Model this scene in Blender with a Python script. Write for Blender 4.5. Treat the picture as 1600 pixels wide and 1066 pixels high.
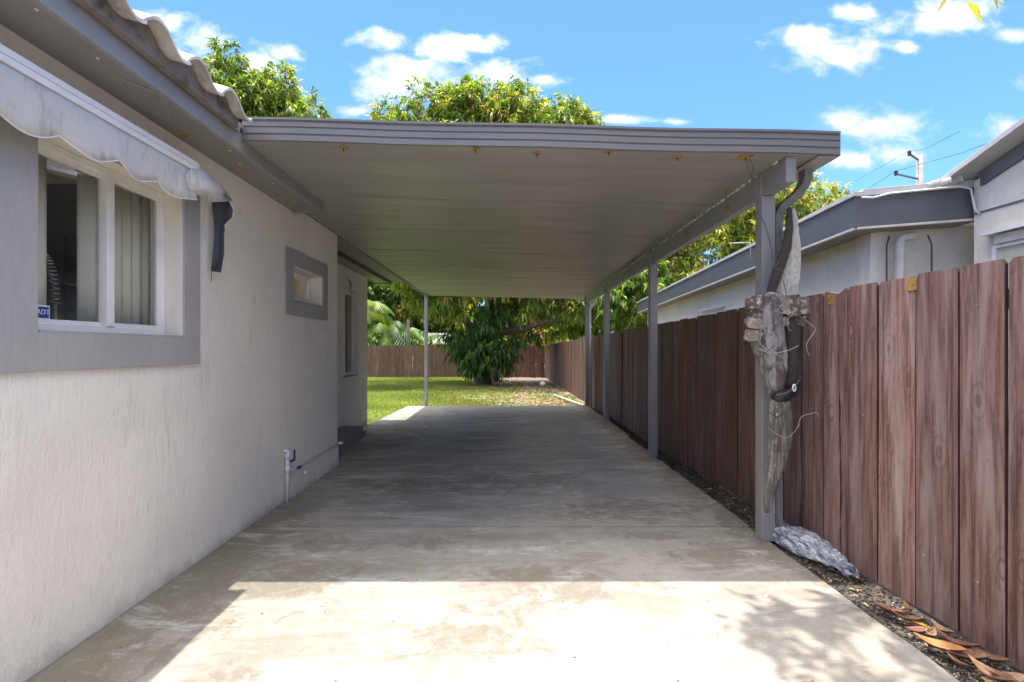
import bpy, bmesh, math, random
import numpy as np
from mathutils import Vector, Matrix
random.seed(7); rng = np.random.default_rng(11)
R = math.radians
S = bpy.context.scene
for o in list(bpy.data.objects): bpy.data.objects.remove(o)
COL = S.collection

# ------------------------------------------------------------------ camera
F = 765.0; CX = 790.0; CY = 545.0; EYE = 1.42
cd = bpy.data.cameras.new('camera'); cam = bpy.data.objects.new('camera', cd); COL.objects.link(cam)
cam.location = (0, 0, EYE); cam.rotation_euler = (R(90), 0, 0)
cd.sensor_width = 36; cd.lens = F / 1600 * 36; cd.shift_x = 10 / 1600; cd.shift_y = 12 / 1600
cd.clip_start = 0.05; cd.clip_end = 3000; S.camera = cam
S.view_settings.view_transform = 'Standard'; S.view_settings.look = 'None'
S.view_settings.exposure = 1.98; S.view_settings.gamma = 1
S.view_settings.use_curve_mapping = False

# ------------------------------------------------------------------ sun
sunvec = Vector((-0.035, 0.09, 1)).normalized()
sl = bpy.data.lights.new('sun', 'SUN'); sl.energy = 2.0; sl.angle = R(0.5); sl.color = (1.0, .95, .87)
so = bpy.data.objects.new('sun', sl); COL.objects.link(so); so.location = (0, 0, 30)
so.rotation_euler = sunvec.to_track_quat('Z', 'Y').to_euler()

# ------------------------------------------------------------------ world
SKY = .15; SKYTINT = (.26, .40, .70, 1); CLOUD = (1.07, 1.0, .91, 1)
W = bpy.data.worlds.new('World'); S.world = W; W.use_nodes = True
nt = W.node_tree; N = nt.nodes; L = nt.links; N.clear()
def wn(t, **k):
    n = N.new(t)
    for a, b in k.items(): setattr(n, a, b)
    return n
def wmath(op, a, b=None, c=None):
    n = wn('ShaderNodeMath', operation=op)
    for i, v in enumerate((a, b, c)):
        if v is None: continue
        if isinstance(v, (int, float)): n.inputs[i].default_value = v
        else: L.new(v, n.inputs[i])
    return n.outputs[0]
sky = wn('ShaderNodeTexSky', sky_type='NISHITA', sun_disc=False)
sky.sun_elevation = math.asin(sunvec.z); sky.sun_rotation = math.atan2(sunvec.x, sunvec.y)
sky.altitude = 0; sky.air_density = 1.0; sky.dust_density = .6; sky.ozone_density = 1.2
tc = wn('ShaderNodeTexCoord'); sep = wn('ShaderNodeSeparateXYZ'); L.new(tc.outputs['Generated'], sep.inputs[0])
ysafe = wmath('MAXIMUM', sep.outputs['Y'], .05)
u = wmath('DIVIDE', sep.outputs['X'], ysafe); v = wmath('DIVIDE', sep.outputs['Z'], ysafe)
clouds = [(700,76,66,24),(735,72,50,20),(640,122,84,36),(600,135,50,30),(775,115,55,26),(850,126,44,10),(600,62,44,17),(415,98,44,26),(438,85,34,16),
          (255,38,46,22),(305,62,46,26),(1300,78,84,34),(1270,62,50,24),(1345,22,44,16),(1410,72,36,12),(1465,34,96,30),(1520,12,70,22),
          (1368,196,88,28),(1330,190,50,22),(1320,250,62,16),(1400,242,58,18),(1572,205,48,22),(1580,55,30,12),
          (560,173,42,10),(975,187,50,8),(1060,190,24,6),(470,230,60,22),(1690,120,70,40),(150,120,80,40),(-60,60,90,40)]
best = None
for (px, py, rx, ry) in clouds:
    cu, cv = (px - CX) / F, (CY - py) / F
    a = wmath('MULTIPLY', wmath('SUBTRACT', u, cu), F / rx); b = wmath('MULTIPLY', wmath('SUBTRACT', v, cv), F / ry)
    d = wmath('SUBTRACT', 1, wmath('SQRT', wmath('ADD', wmath('MULTIPLY', a, a), wmath('MULTIPLY', b, b))))
    best = d if best is None else wmath('MAXIMUM', best, d)
cmb = wn('ShaderNodeCombineXYZ'); L.new(u, cmb.inputs[0]); L.new(wmath('MULTIPLY', v, 1.5), cmb.inputs[1])
nz = wn('ShaderNodeTexNoise'); nz.inputs['Scale'].default_value = 13; nz.inputs['Detail'].default_value = 7; nz.inputs['Roughness'].default_value = .62
nz.inputs['Distortion'].default_value = .25
L.new(cmb.outputs[0], nz.inputs['Vector'])
nz2 = wn('ShaderNodeTexNoise'); nz2.inputs['Scale'].default_value = 3.2; nz2.inputs['Detail'].default_value = 8; nz2.inputs['Roughness'].default_value = .55
L.new(tc.outputs['Generated'], nz2.inputs['Vector'])
front = wmath('ADD', wmath('MAXIMUM', best, -1.2), wmath('MULTIPLY', wmath('SUBTRACT', nz.outputs[0], .5), 3.0))
mr = wn('ShaderNodeMapRange', interpolation_type='SMOOTHSTEP'); L.new(front, mr.inputs[0]); mr.inputs[1].default_value = -.3; mr.inputs[2].default_value = 1.35
# the unseen rest of the dome is made cloudier to add fill light
mr2 = wn('ShaderNodeMapRange', interpolation_type='SMOOTHSTEP'); L.new(nz2.outputs[0], mr2.inputs[0]); mr2.inputs[1].default_value = .42; mr2.inputs[2].default_value = .62
edge = wmath('MAXIMUM', wmath('SUBTRACT', wmath('ABSOLUTE', u), 1.2), wmath('SUBTRACT', v, .8))
edge = wmath('MAXIMUM', edge, wmath('MULTIPLY', wmath('SUBTRACT', .1, sep.outputs['Y']), 10))
mr3 = wn('ShaderNodeMapRange'); L.new(edge, mr3.inputs[0]); mr3.inputs[1].default_value = 0; mr3.inputs[2].default_value = .25
cf = wmath('ADD', wmath('MULTIPLY', mr.outputs[0], wmath('SUBTRACT', 1, mr3.outputs[0])), wmath('MULTIPLY', mr2.outputs[0], mr3.outputs[0]))
cf = wmath('MULTIPLY', cf, .85)
tint = wn('ShaderNodeMix', data_type='RGBA', blend_type='MULTIPLY'); tint.inputs[0].default_value = 1
L.new(sky.outputs[0], tint.inputs[6]); tint.inputs[7].default_value = SKYTINT
# clouds brightened toward the sun overhead, adding fill light from out of view
cb_ = wmath('MULTIPLY_ADD', wmath('POWER', wmath('MAXIMUM', sep.outputs['Z'], 0), 5.0), 38.0, 2.3)
shade = wmath('MULTIPLY_ADD', nz.outputs[0], .35, .82)
cvec = wn('ShaderNodeVectorMath', operation='SCALE'); cvec.inputs[0].default_value = CLOUD[:3]; L.new(wmath('MULTIPLY', cb_, shade), cvec.inputs['Scale'])
mx = wn('ShaderNodeMix', data_type='RGBA'); L.new(cf, mx.inputs[0]); L.new(tint.outputs[2], mx.inputs[6]); L.new(cvec.outputs[0], mx.inputs[7])
bg = wn('ShaderNodeBackground'); bg.inputs[1].default_value = SKY; L.new(mx.outputs[2], bg.inputs[0])
wo = wn('ShaderNodeOutputWorld'); L.new(bg.outputs[0], wo.inputs[0])
S.render.engine = 'CYCLES'; S.cycles.max_bounces = 8; S.cycles.transparent_max_bounces = 12; S.cycles.diffuse_bounces = 5

# ------------------------------------------------------------------ helpers
def P(px, py, Y): return Vector(((px - CX) * Y / F, Y, EYE + (CY - py) * Y / F))
def tag(o, label=None, cat=None, group=None, kind=None):
    if label: o['label'] = label
    if cat: o['category'] = cat
    if group: o['group'] = group
    if kind: o['kind'] = kind
    return o
def empty(name, loc=(0, 0, 0)):
    o = bpy.data.objects.new(name, None); COL.objects.link(o); o.location = loc; o.empty_display_size = .1
    return o
class MB:
    def __init__(s): s.v = []; s.f = []
    def poly(s, pts, faces):
        b = len(s.v); s.v += [tuple(p) for p in pts]; s.f += [tuple(b + i for i in f) for f in faces]; return s
    def box(s, x0, x1, y0, y1, z0, z1):
        return s.poly([(x0,y0,z0),(x1,y0,z0),(x1,y1,z0),(x0,y1,z0),(x0,y0,z1),(x1,y0,z1),(x1,y1,z1),(x0,y1,z1)],
                      [(0,3,2,1),(4,5,6,7),(0,1,5,4),(1,2,6,5),(2,3,7,6),(3,0,4,7)])
    def hexa(s, p8):   # bottom 4 ccw, top 4 ccw
        return s.poly(p8, [(0,3,2,1),(4,5,6,7),(0,1,5,4),(1,2,6,5),(2,3,7,6),(3,0,4,7)])
    def prism(s, poly, d):   # planar polygon extruded by vector d
        n = len(poly); d = Vector(d); a = [Vector(p) for p in poly]
        return s.poly(a + [p + d for p in a], [tuple(range(n))[::-1], tuple(range(n, 2*n))] + [(i, (i+1) % n, n + (i+1) % n, n + i) for i in range(n)])
    def tube(s, pts, rad, n=10, cap=True, flat=1.0, wob=0.0, up=(0, 0, 1)):
        pts = [Vector(p) for p in pts]; m = len(pts)
        if not hasattr(rad, '__len__'): rad = [rad] * m
        b = len(s.v); ref = None
        for i, p in enumerate(pts):
            t = (pts[min(i+1, m-1)] - pts[max(i-1, 0)]).normalized()
            if ref is None:
                ref = Vector(up) if abs(t.dot(Vector(up))) < .9 else Vector((1, 0, 0))
            a = (ref - t * ref.dot(t)).normalized(); ref = a; c = t.cross(a)
            r = rad[i]; rx, ry = (r if hasattr(r, '__len__') else (r, r * flat))
            for k in range(n):
                w = 1 + (random.uniform(-wob, wob) if wob else 0)
                q = p + a * math.cos(2*math.pi*k/n) * rx * w + c * math.sin(2*math.pi*k/n) * ry * w
                s.v.append(tuple(q))
        for i in range(m-1):
            for k in range(n):
                s.f.append((b+i*n+k, b+i*n+(k+1) % n, b+(i+1)*n+(k+1) % n, b+(i+1)*n+k))
        if cap:
            s.f.append(tuple(b+k for k in range(n))[::-1]); s.f.append(tuple(b+(m-1)*n+k for k in range(n)))
        return s
    def rtube(s, pts, w, d, cap=True, side=(1, 0, 0)):  # rectangular section duct
        pts = [Vector(p) for p in pts]; m = len(pts); b = len(s.v)
        for i, p in enumerate(pts):
            t = (pts[min(i+1, m-1)] - pts[max(i-1, 0)]).normalized()
            yv = Vector((0, 1, 0)); a = yv.cross(t).normalized()
            for (i1, j1) in ((-1,-1),(1,-1),(1,1),(-1,1)):
                s.v.append(tuple(p + a * i1 * w/2 + yv * j1 * d/2))
        for i in range(m-1):
            for k in range(4): s.f.append((b+i*4+k, b+i*4+(k+1) % 4, b+(i+1)*4+(k+1) % 4, b+(i+1)*4+k))
        if cap: s.f.append((b+3,b+2,b+1,b)); e = b+(m-1)*4; s.f.append((e,e+1,e+2,e+3))
        return s
    def build(s, name, mat, parent=None, smooth=False, bevel=0, sol=0, sub=0):
        me = bpy.data.meshes.new(name); me.from_pydata(s.v, [], s.f); me.validate()
        bm = bmesh.new(); bm.from_mesh(me); bmesh.ops.recalc_face_normals(bm, faces=bm.faces); bm.to_mesh(me); bm.free()
        o = bpy.data.objects.new(name, me); COL.objects.link(o)
        if mat: me.materials.append(mat)
        if parent: o.parent = parent; o.matrix_parent_inverse = Matrix.Translation(parent.location).inverted() if parent.parent is None else Matrix.Identity(4)
        if smooth:
            for p in me.polygons: p.use_smooth = True
        if sol: m = o.modifiers.new('solid', 'SOLIDIFY'); m.thickness = sol; m.offset = 0
        if sub: m = o.modifiers.new('sub', 'SUBSURF'); m.levels = sub; m.render_levels = sub
        if bevel:
            m = o.modifiers.new('bevel', 'BEVEL'); m.width = bevel; m.segments = 2; m.limit_method = 'ANGLE'
        return o
def bigmesh(name, V, Fc, mat, parent=None, colors=None, kind=None, smooth=False):
    V = np.asarray(V, np.float32); Fc = np.asarray(Fc, np.int32); k = Fc.shape[1]
    me = bpy.data.meshes.new(name); me.vertices.add(len(V)); me.vertices.foreach_set('co', V.ravel())
    me.loops.add(Fc.size); me.loops.foreach_set('vertex_index', Fc.ravel())
    me.polygons.add(len(Fc)); me.polygons.foreach_set('loop_start', np.arange(0, Fc.size, k, dtype=np.int32))
    me.update(calc_edges=True)
    if colors is not None:
        at = me.color_attributes.new('Col', 'FLOAT_COLOR', 'POINT')
        c = np.ones((len(V), 4), np.float32); c[:, :3] = colors; at.data.foreach_set('color', c.ravel())
    me.materials.append(mat)
    o = bpy.data.objects.new(name, me); COL.objects.link(o)
    if parent: o.parent = parent; o.matrix_parent_inverse = Matrix.Translation(parent.location).inverted()
    if kind: o['kind'] = kind
    return o

# ------------------------------------------------------------------ materials
class MT:
    def __init__(s, name):
        s.m = bpy.data.materials.new(name); s.m.use_nodes = True; s.t = s.m.node_tree; s.t.nodes.clear()
        s.out = s.n('ShaderNodeOutputMaterial'); s.b = s.n('ShaderNodeBsdfPrincipled'); s.l(s.b.outputs[0], s.out.inputs[0])
        s.tc = s.n('ShaderNodeTexCoord')
    def n(s, t, **k):
        n = s.t.nodes.new(t)
        for a, b in k.items(): setattr(n, a, b)
        return n
    def l(s, a, b): s.t.links.new(a, b)
    def math(s, op, a, b=None, c=None):
        n = s.n('ShaderNodeMath', operation=op)
        for i, v in enumerate((a, b, c)):
            if v is None: continue
            if isinstance(v, (int, float)): n.inputs[i].default_value = v
            else: s.l(v, n.inputs[i])
        return n.outputs[0]
    def vec(s, scale=(1, 1, 1), kind='Object', rand=0, dom=None):
        mp = s.n('ShaderNodeMapping'); mp.inputs['Scale'].default_value = scale
        src = s.tc.outputs[kind] if kind != 'World' else s.n('ShaderNodeNewGeometry').outputs['Position']
        if rand:
            oi = s.n('ShaderNodeObjectInfo'); c = s.n('ShaderNodeVectorMath', operation='ADD')
            mm = s.n('ShaderNodeVectorMath', operation='SCALE'); mm.inputs[0].default_value = (rand, rand * .7, rand * 1.3); s.l(oi.outputs['Random'], mm.inputs['Scale'])
            s.l(src, c.inputs[0]); s.l(mm.outputs[0], c.inputs[1]); src = c.outputs[0]
        s.l(src, mp.inputs[0]); return mp.outputs[0]
    def noise(s, vec, scale=5, det=4, rough=.55, dist=0):
        n = s.n('ShaderNodeTexNoise'); n.inputs['Scale'].default_value = scale; n.inputs['Detail'].default_value = det
        n.inputs['Roughness'].default_value = rough; n.inputs['Distortion'].default_value = dist; s.l(vec, n.inputs['Vector']); return n.outputs[0]
    def ramp(s, fac, a, b, lo=0., hi=1., smooth=True):
        n = s.n('ShaderNodeMapRange', interpolation_type='SMOOTHSTEP' if smooth else 'LINEAR'); s.l(fac, n.inputs[0])
        n.inputs[1].default_value = a; n.inputs[2].default_value = b; n.inputs[3].default_value = lo; n.inputs[4].default_value = hi; return n.outputs[0]
    def mix(s, f, a, b, blend='MIX'):
        n = s.n('ShaderNodeMix', data_type='RGBA', blend_type=blend)
        for i, v in ((0, f), (6, a), (7, b)):
            if isinstance(v, (int, float)): n.inputs[i].default_value = v
            elif isinstance(v, tuple): n.inputs[i].default_value = v + (1,) if len(v) == 3 else v
            else: s.l(v, n.inputs[i])
        return n.outputs[2]
    def col(s, c):
        if isinstance(c, tuple): s.b.inputs['Base Color'].default_value = c + (1,)
        else: s.l(c, s.b.inputs['Base Color'])
    def rough(s, r):
        if isinstance(r, (int, float)): s.b.inputs['Roughness'].default_value = r
        else: s.l(r, s.b.inputs['Roughness'])
    def bump(s, h, strength=.3, dist=.01):
        n = s.n('ShaderNodeBump'); n.inputs['Strength'].default_value = strength; n.inputs['Distance'].default_value = dist
        s.l(h, n.inputs['Height']); s.l(n.outputs[0], s.b.inputs['Normal'])
def paint(name, c, rough=.5, dirt=.25, scale=3, bump=.15, bs=120, metal=0, dirtc=None, stretch=(1, 1, 1)):
    m = MT(name); v = m.vec(stretch); a = m.noise(v, scale, 6, .65)
    d = dirtc or tuple(x * .55 for x in c)
    m.col(m.mix(m.math('MULTIPLY', m.ramp(a, .45, .75), dirt * 2), c, d)); m.rough(rough)
    m.b.inputs['Metallic'].default_value = metal
    if bump: m.bump(m.noise(m.vec(), bs, 2), bump, .002)
    return m.m
M = {}
# stucco, combed vertically
def stucco(name, c, c2, streak=55):
    m = MT(name); g = m.noise(m.vec((1, streak / 14, .55)), 14, 5, .7, .1)
    f = m.noise(m.vec((1, 1, 1)), 90, 3, .6); big = m.noise(m.vec(), 1.3, 5, .6)
    m.col(m.mix(m.ramp(big, .4, .75, 0, .8), m.mix(m.ramp(g, .35, .5, .45, 0), c, c2), c2)); m.rough(.85)
    prev = m.b.inputs['Base Color'].links[0].from_socket; pz = m.n('ShaderNodeSeparateXYZ'); m.l(m.n('ShaderNodeNewGeometry').outputs['Position'], pz.inputs[0])
    gm = m.math('SUBTRACT', m.math('MULTIPLY', m.noise(m.vec((1, 1, .6)), 5, 7, .75), .5), m.math('MULTIPLY', pz.outputs[2], 1.6)); m.col(m.mix(m.ramp(gm, .06, .34, 0, .6), prev, (.22, .20, .15)))
    prev = m.b.inputs['Base Color'].links[0].from_socket; m.col(m.mix(m.ramp(m.noise(m.vec((1, 2.5, .5)), 2.2, 8, .75, .3), .56, .72, 0, .35), prev, (.42, .39, .33)))
    m.bump(m.math('ADD', g, m.math('ADD', m.math('MULTIPLY', f, .5), m.math('MULTIPLY', m.noise(m.vec(), 22, 5, .7), .6))), .6, .011); return m
mm = stucco('wall_stucco', (.80, .765, .69), (.69, .655, .59), 40); M['stucco'] = mm.m
mm = stucco('grey_surround', (.36, .36, .355), (.29, .29, .285)); M['surround'] = mm.m
for n in mm.t.nodes:
    if n.type == 'BUMP': n.inputs['Strength'].default_value = .25
M['reveal'] = paint('reveal_plaster', (.74, .70, .62), .8, .15, 5, .3, 90)
M['trim'] = paint('grey_fascia_paint', (.275, .278, .282), .5, .35, 2.5, .2, 60, dirtc=(.2, .19, .18), stretch=(1, .5, 1))
M['soffit'] = paint('soffit_paint', (.25, .238, .225), .6, .3, 2.2, .2, 80, dirtc=(.18, .165, .15))
M['white'] = paint('white_window_frame', (.78, .77, .74), .35, .12, 6, 0)
M['post'] = paint('painted_post', (.27, .268, .265), .42, .2, 3, .1, 60)
M['galv'] = paint('galvanised_post', (.42, .44, .47), .4, .3, 4, .1, 60, metal=.3)
# carport underside
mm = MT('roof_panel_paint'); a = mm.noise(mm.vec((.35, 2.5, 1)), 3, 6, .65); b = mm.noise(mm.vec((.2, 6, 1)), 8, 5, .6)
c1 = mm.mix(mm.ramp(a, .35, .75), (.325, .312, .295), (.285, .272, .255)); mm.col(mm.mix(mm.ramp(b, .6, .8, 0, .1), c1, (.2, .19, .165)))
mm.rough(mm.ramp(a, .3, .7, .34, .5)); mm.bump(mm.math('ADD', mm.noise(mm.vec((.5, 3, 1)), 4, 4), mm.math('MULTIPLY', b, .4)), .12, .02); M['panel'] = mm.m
M['fascia'] = paint('carport_fascia', (.165, .162, .16), .4, .5, 2.5, .08, 50, dirtc=(.15, .145, .14), stretch=(.6, 1, 2))
M['rust'] = paint('rusty_washer', (.42, .25, .07), .8, .6, 30, .4, 90, dirtc=(.12, .055, .02))
M['dark'] = paint('dark_metal_and_gap', (.03, .03, .032), .5, .2, 8, 0)
M['wire'] = paint('wire', (.09, .08, .075), .5, .2, 8, 0)
M['wirelight'] = paint('pale_wire', (.4, .38, .34), .4, .2, 8, 0)
# concrete slab
mm = MT('concrete'); v = mm.vec(kind='World'); vx = mm.vec((.55, 1.9, 1), 'World')
a = mm.noise(v, .9, 7, .62, .4); b = mm.noise(vx, 2.2, 7, .62, .8); c = mm.noise(v, 4.5, 6, .7, .3); fine = mm.noise(v, 130, 3, .7)
base = mm.mix(mm.ramp(a, .35, .7), (.355, .335, .295), (.27, .252, .215))
base = mm.mix(mm.ramp(b, .48, .62, 0, .6), base, (.185, .163, .128))
base = mm.mix(mm.ramp(c, .48, .72, 0, .6), base, (.25, .215, .165))
def spots(m, base, lst, dv, colr, amt):
    px = m.n('ShaderNodeSeparateXYZ'); m.l(dv, px.inputs[0]); best = None
    for (x, y, rx, ry) in lst:
        q = m.math('POWER', m.math('DIVIDE', m.math('SUBTRACT', px.outputs[0], x), rx), 2); w = m.math('POWER', m.math('DIVIDE', m.math('SUBTRACT', px.outputs[1], y), ry), 2)
        d = m.math('SUBTRACT', 1, m.math('SQRT', m.math('ADD', q, w))); best = d if best is None else m.math('MAXIMUM', best, d)
    return best
posn = mm.n('ShaderNodeNewGeometry').outputs['Position']
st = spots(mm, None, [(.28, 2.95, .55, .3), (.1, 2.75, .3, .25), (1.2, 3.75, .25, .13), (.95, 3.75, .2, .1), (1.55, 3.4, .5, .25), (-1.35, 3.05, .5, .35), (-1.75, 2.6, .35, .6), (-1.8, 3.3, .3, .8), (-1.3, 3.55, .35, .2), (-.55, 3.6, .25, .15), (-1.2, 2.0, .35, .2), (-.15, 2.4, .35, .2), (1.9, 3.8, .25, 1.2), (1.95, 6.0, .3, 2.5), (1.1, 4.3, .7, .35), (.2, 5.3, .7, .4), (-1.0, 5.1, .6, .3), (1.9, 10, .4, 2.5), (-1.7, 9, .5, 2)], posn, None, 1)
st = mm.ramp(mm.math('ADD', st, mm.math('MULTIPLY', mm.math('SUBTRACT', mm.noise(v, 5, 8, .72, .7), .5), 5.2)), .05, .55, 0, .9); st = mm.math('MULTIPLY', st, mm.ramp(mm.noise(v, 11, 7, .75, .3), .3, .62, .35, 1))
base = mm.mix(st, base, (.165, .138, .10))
sw = mm.n('ShaderNodeSeparateXYZ'); mm.l(posn, sw.inputs[0])
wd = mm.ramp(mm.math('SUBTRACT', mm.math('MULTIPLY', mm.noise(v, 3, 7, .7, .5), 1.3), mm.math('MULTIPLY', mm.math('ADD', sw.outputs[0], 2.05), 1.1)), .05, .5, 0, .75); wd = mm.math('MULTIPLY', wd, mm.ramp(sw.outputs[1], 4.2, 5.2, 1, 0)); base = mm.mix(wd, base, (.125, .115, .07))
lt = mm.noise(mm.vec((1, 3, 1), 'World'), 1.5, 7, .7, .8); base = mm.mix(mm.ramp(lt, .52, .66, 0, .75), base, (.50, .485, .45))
vor = mm.n('ShaderNodeTexVoronoi', feature='DISTANCE_TO_EDGE'); vor.inputs['Scale'].default_value = .9
dv = mm.n('ShaderNodeVectorMath', operation='ADD'); nn = mm.n('ShaderNodeTexNoise'); nn.inputs['Scale'].default_value = 2.2; nn.inputs['Detail'].default_value = 6; mm.l(v, nn.inputs['Vector'])
mm.l(v, dv.inputs[0]); mm.l(nn.outputs['Color'], dv.inputs[1]); mm.l(dv.outputs[0], vor.inputs['Vector'])
crk = mm.ramp(vor.outputs[0], 0, .004, 1, 0); crk = mm.math('MULTIPLY', crk, mm.ramp(mm.noise(v, .8, 3), .5, .62))
base = mm.mix(mm.math('MULTIPLY', crk, .7), base, (.65, .62, .56))
md = mm.noise(v, 16, 7, .75, .4); base = mm.mix(mm.ramp(md, .5, .68, 0, .55), base, (.19, .165, .125)); base = mm.mix(mm.ramp(md, .3, .46, .4, 0), base, (.46, .44, .40))
spk = mm.noise(v, 60, 4, .75); base = mm.mix(mm.ramp(spk, .60, .68, 0, .6), base, (.10, .08, .06))
base = mm.mix(mm.ramp(fine, .35, .65, 0, .45), base, (.24, .22, .18))
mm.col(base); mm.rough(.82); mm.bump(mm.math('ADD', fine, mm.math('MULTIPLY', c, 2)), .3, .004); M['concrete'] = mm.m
# fence boards
def boardmat(nm_, ca, cb, cc, cd_):
    mm = MT(nm_); oi = mm.n('ShaderNodeObjectInfo').outputs['Random']
    g = mm.noise(mm.vec((30, 30, 1.6), rand=17), 1.6, 8, .6, .5); g2 = mm.noise(mm.vec((6, 9, .9), rand=9), 1.5, 6, .6, .3); fine = mm.noise(mm.vec((40, 90, 7), rand=4), 3, 5, .7)
    base = mm.mix(mm.ramp(g, .35, .68), ca, cb)
    base = mm.mix(mm.ramp(g2, .46, .68, 0, .55), base, cc)
    base = mm.mix(mm.ramp(fine, .54, .70, 0, .55), base, cd_)
    drk = mm.noise(mm.vec((26, 26, .5), rand=31), 1.2, 5, .6); base = mm.mix(mm.ramp(drk, .54, .70, 0, .7), base, (.055, .03, .027))
    kv = mm.n('ShaderNodeTexVoronoi'); kv.inputs['Scale'].default_value = 1; kv.inputs['Randomness'].default_value = 1; mm.l(mm.vec((5, 5, 2.3), rand=23), kv.inputs['Vector'])
    rg = mm.math('MULTIPLY', kv.outputs['Distance'], 60); ring = mm.math('SINE', rg)
    near = mm.ramp(kv.outputs['Distance'], .08, .38, 1, 0)
    base = mm.mix(mm.math('MULTIPLY', near, mm.ramp(ring, 0, 1, 0, .6)), base, (.10, .05, .045))
    sepk = mm.n('ShaderNodeSeparateColor'); mm.l(kv.outputs['Color'], sepk.inputs[0])
    kn = mm.math('MULTIPLY', mm.ramp(kv.outputs['Distance'], .055, .075, 1, 0), mm.ramp(sepk.outputs[0], .4, .45))
    base = mm.mix(mm.math('MULTIPLY', kn, .85), base, (.42, .27, .2))
    hs = mm.n('ShaderNodeHueSaturation'); mm.l(base, hs.inputs['Color']); mm.l(mm.ramp(oi, 0, 1, .78, 1.15, False), hs.inputs['Value']); mm.l(mm.ramp(g2, .3, .7, 1.1, .85), hs.inputs['Saturation'])
    mm.col(hs.outputs[0]); mm.rough(.75); mm.bump(mm.math('ADD', g, mm.math('MULTIPLY', fine, .5)), .5, .004); return mm.m
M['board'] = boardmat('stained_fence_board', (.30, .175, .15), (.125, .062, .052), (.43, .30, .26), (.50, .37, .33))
M['board_edge'] = boardmat('dark_board_edge', (.05, .028, .022), (.03, .017, .013), (.07, .04, .03), (.06, .035, .028))
M['board_shaded_brown'] = boardmat('shaded_brown_fence_board', (.22, .105, .07), (.115, .055, .038), (.26, .165, .12), (.28, .185, .14))  # browner, less faded boards, with the carport shade also put into their colour
M['closure'] = paint('eave_mortar', (.21, .19, .17), .9, .6, 7, .5, 60, dirtc=(.08, .065, .055))
M['fpost'] = paint('weathered_fence_post', (.36, .27, .13), .8, .5, 6, .4, 40, stretch=(4, 4, .6))
# ground
mm = MT('ground_soil_and_lawn'); v = mm.vec(kind='World'); a = mm.noise(v, .7, 6, .6, .3); b = mm.noise(v, 9, 6, .7); 
soil = mm.mix(mm.ramp(b, .35, .65), (.12, .092, .066), (.26, .205, .15)); soil = mm.mix(mm.ramp(mm.noise(v, 40, 3), .55, .62, 0, .6), soil, (.3, .24, .15))
gr = mm.mix(mm.ramp(mm.noise(v, 3, 5), .35, .65), (.10, .17, .03), (.16, .2, .05))
spx = mm.n('ShaderNodeSeparateXYZ'); mm.l(v, spx.inputs[0])
e = mm.math('ADD', mm.math('MULTIPLY', mm.math('ADD', spx.outputs[0], mm.math('MULTIPLY', mm.math('SUBTRACT', spx.outputs[1], 12), .08)), .55), mm.math('MULTIPLY', mm.math('SUBTRACT', a, .5), 3.2))
mask = mm.ramp(e, -1.0, .2, 1, 0); mask = mm.math('MULTIPLY', mask, mm.ramp(spx.outputs[1], 9, 9.3))
stm = mm.math('MULTIPLY', mm.ramp(spx.outputs[0], 1.8, 1.9), mm.ramp(spx.outputs[1], 12.0, 13.5, 1, 0)); soil = mm.mix(stm, soil, mm.mix(mm.ramp(b, .4, .6), (.05, .042, .035), (.10, .085, .07)))
mm.col(mm.mix(mask, soil, gr)); mm.rough(.95); mm.bump(b, .6, .03); M['ground'] = mm.m
def leafmat(name, trans=.35, rough=.45, emis=None):
    m = MT(name); at = m.n('ShaderNodeAttribute', attribute_name='Col')
    m.l(at.outputs['Color'], m.b.inputs['Base Color']); m.rough(rough); m.b.inputs['Specular IOR Level'].default_value = .35
    tr = m.n('ShaderNodeBsdfTranslucent'); br = m.mix(1.0, at.outputs['Color'], (1.5, 1.6, .5), 'MULTIPLY'); m.l(br, tr.inputs[0])
    ms = m.n('ShaderNodeMixShader'); ms.inputs[0].default_value = trans; m.l(m.b.outputs[0], ms.inputs[1]); m.l(tr.outputs[0], ms.inputs[2]); m.l(ms.outputs[0], m.out.inputs[0]); return m.m
M['leaf'] = leafmat('foliage'); M['dryleaf'] = leafmat('dry_leaves', .12, .6)
M['bark'] = paint('tree_bark', (.17, .125, .095), .9, .5, 5, .9, 14, dirtc=(.06, .045, .035), stretch=(1, 1, .4))
mm = MT('window_glass'); gl = mm.n('ShaderNodeBsdfGlossy'); gl.inputs['Roughness'].default_value = .02; tr = mm.n('ShaderNodeBsdfTransparent'); tr.inputs[0].default_value = (.97, .98, .965, 1)
fr = mm.n('ShaderNodeLayerWeight'); fr.inputs[0].default_value = .5; ms = mm.n('ShaderNodeMixShader'); mm.l(mm.math('MULTIPLY_ADD', mm.math('POWER', fr.outputs['Facing'], 5), .9, .04), ms.inputs[0]); mm.l(tr.outputs[0], ms.inputs[1]); mm.l(gl.outputs[0], ms.inputs[2]); mm.l(ms.outputs[0], mm.out.inputs[0]); M['glass'] = mm.m
M['blind'] = paint('vinyl_blind', (.80, .79, .68), .5, .08, 4, 0)
M['cabinet'] = paint('cabinet_laminate', (.34, .29, .25), .45, .1, 4, 0)
M['counter'] = paint('dark_counter', (.05, .05, .055), .3, .2, 12, 0)
M['steel'] = paint('brushed_steel', (.5, .47, .42), .3, .1, 12, 0, metal=.8)
M['room'] = paint('room_plaster', (.42, .38, .33), .8, .1, 4, 0)
mm = MT('tile_roof_concrete'); a = mm.noise(mm.vec(rand=8), 7, 6, .7); mm.col(mm.mix(mm.ramp(a, .4, .7), (.55, .52, .49), (.30, .265, .24))); mm.rough(.85); mm.bump(mm.noise(mm.vec(rand=5), 60, 4), .5, .004); M['tile'] = mm.m
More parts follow.
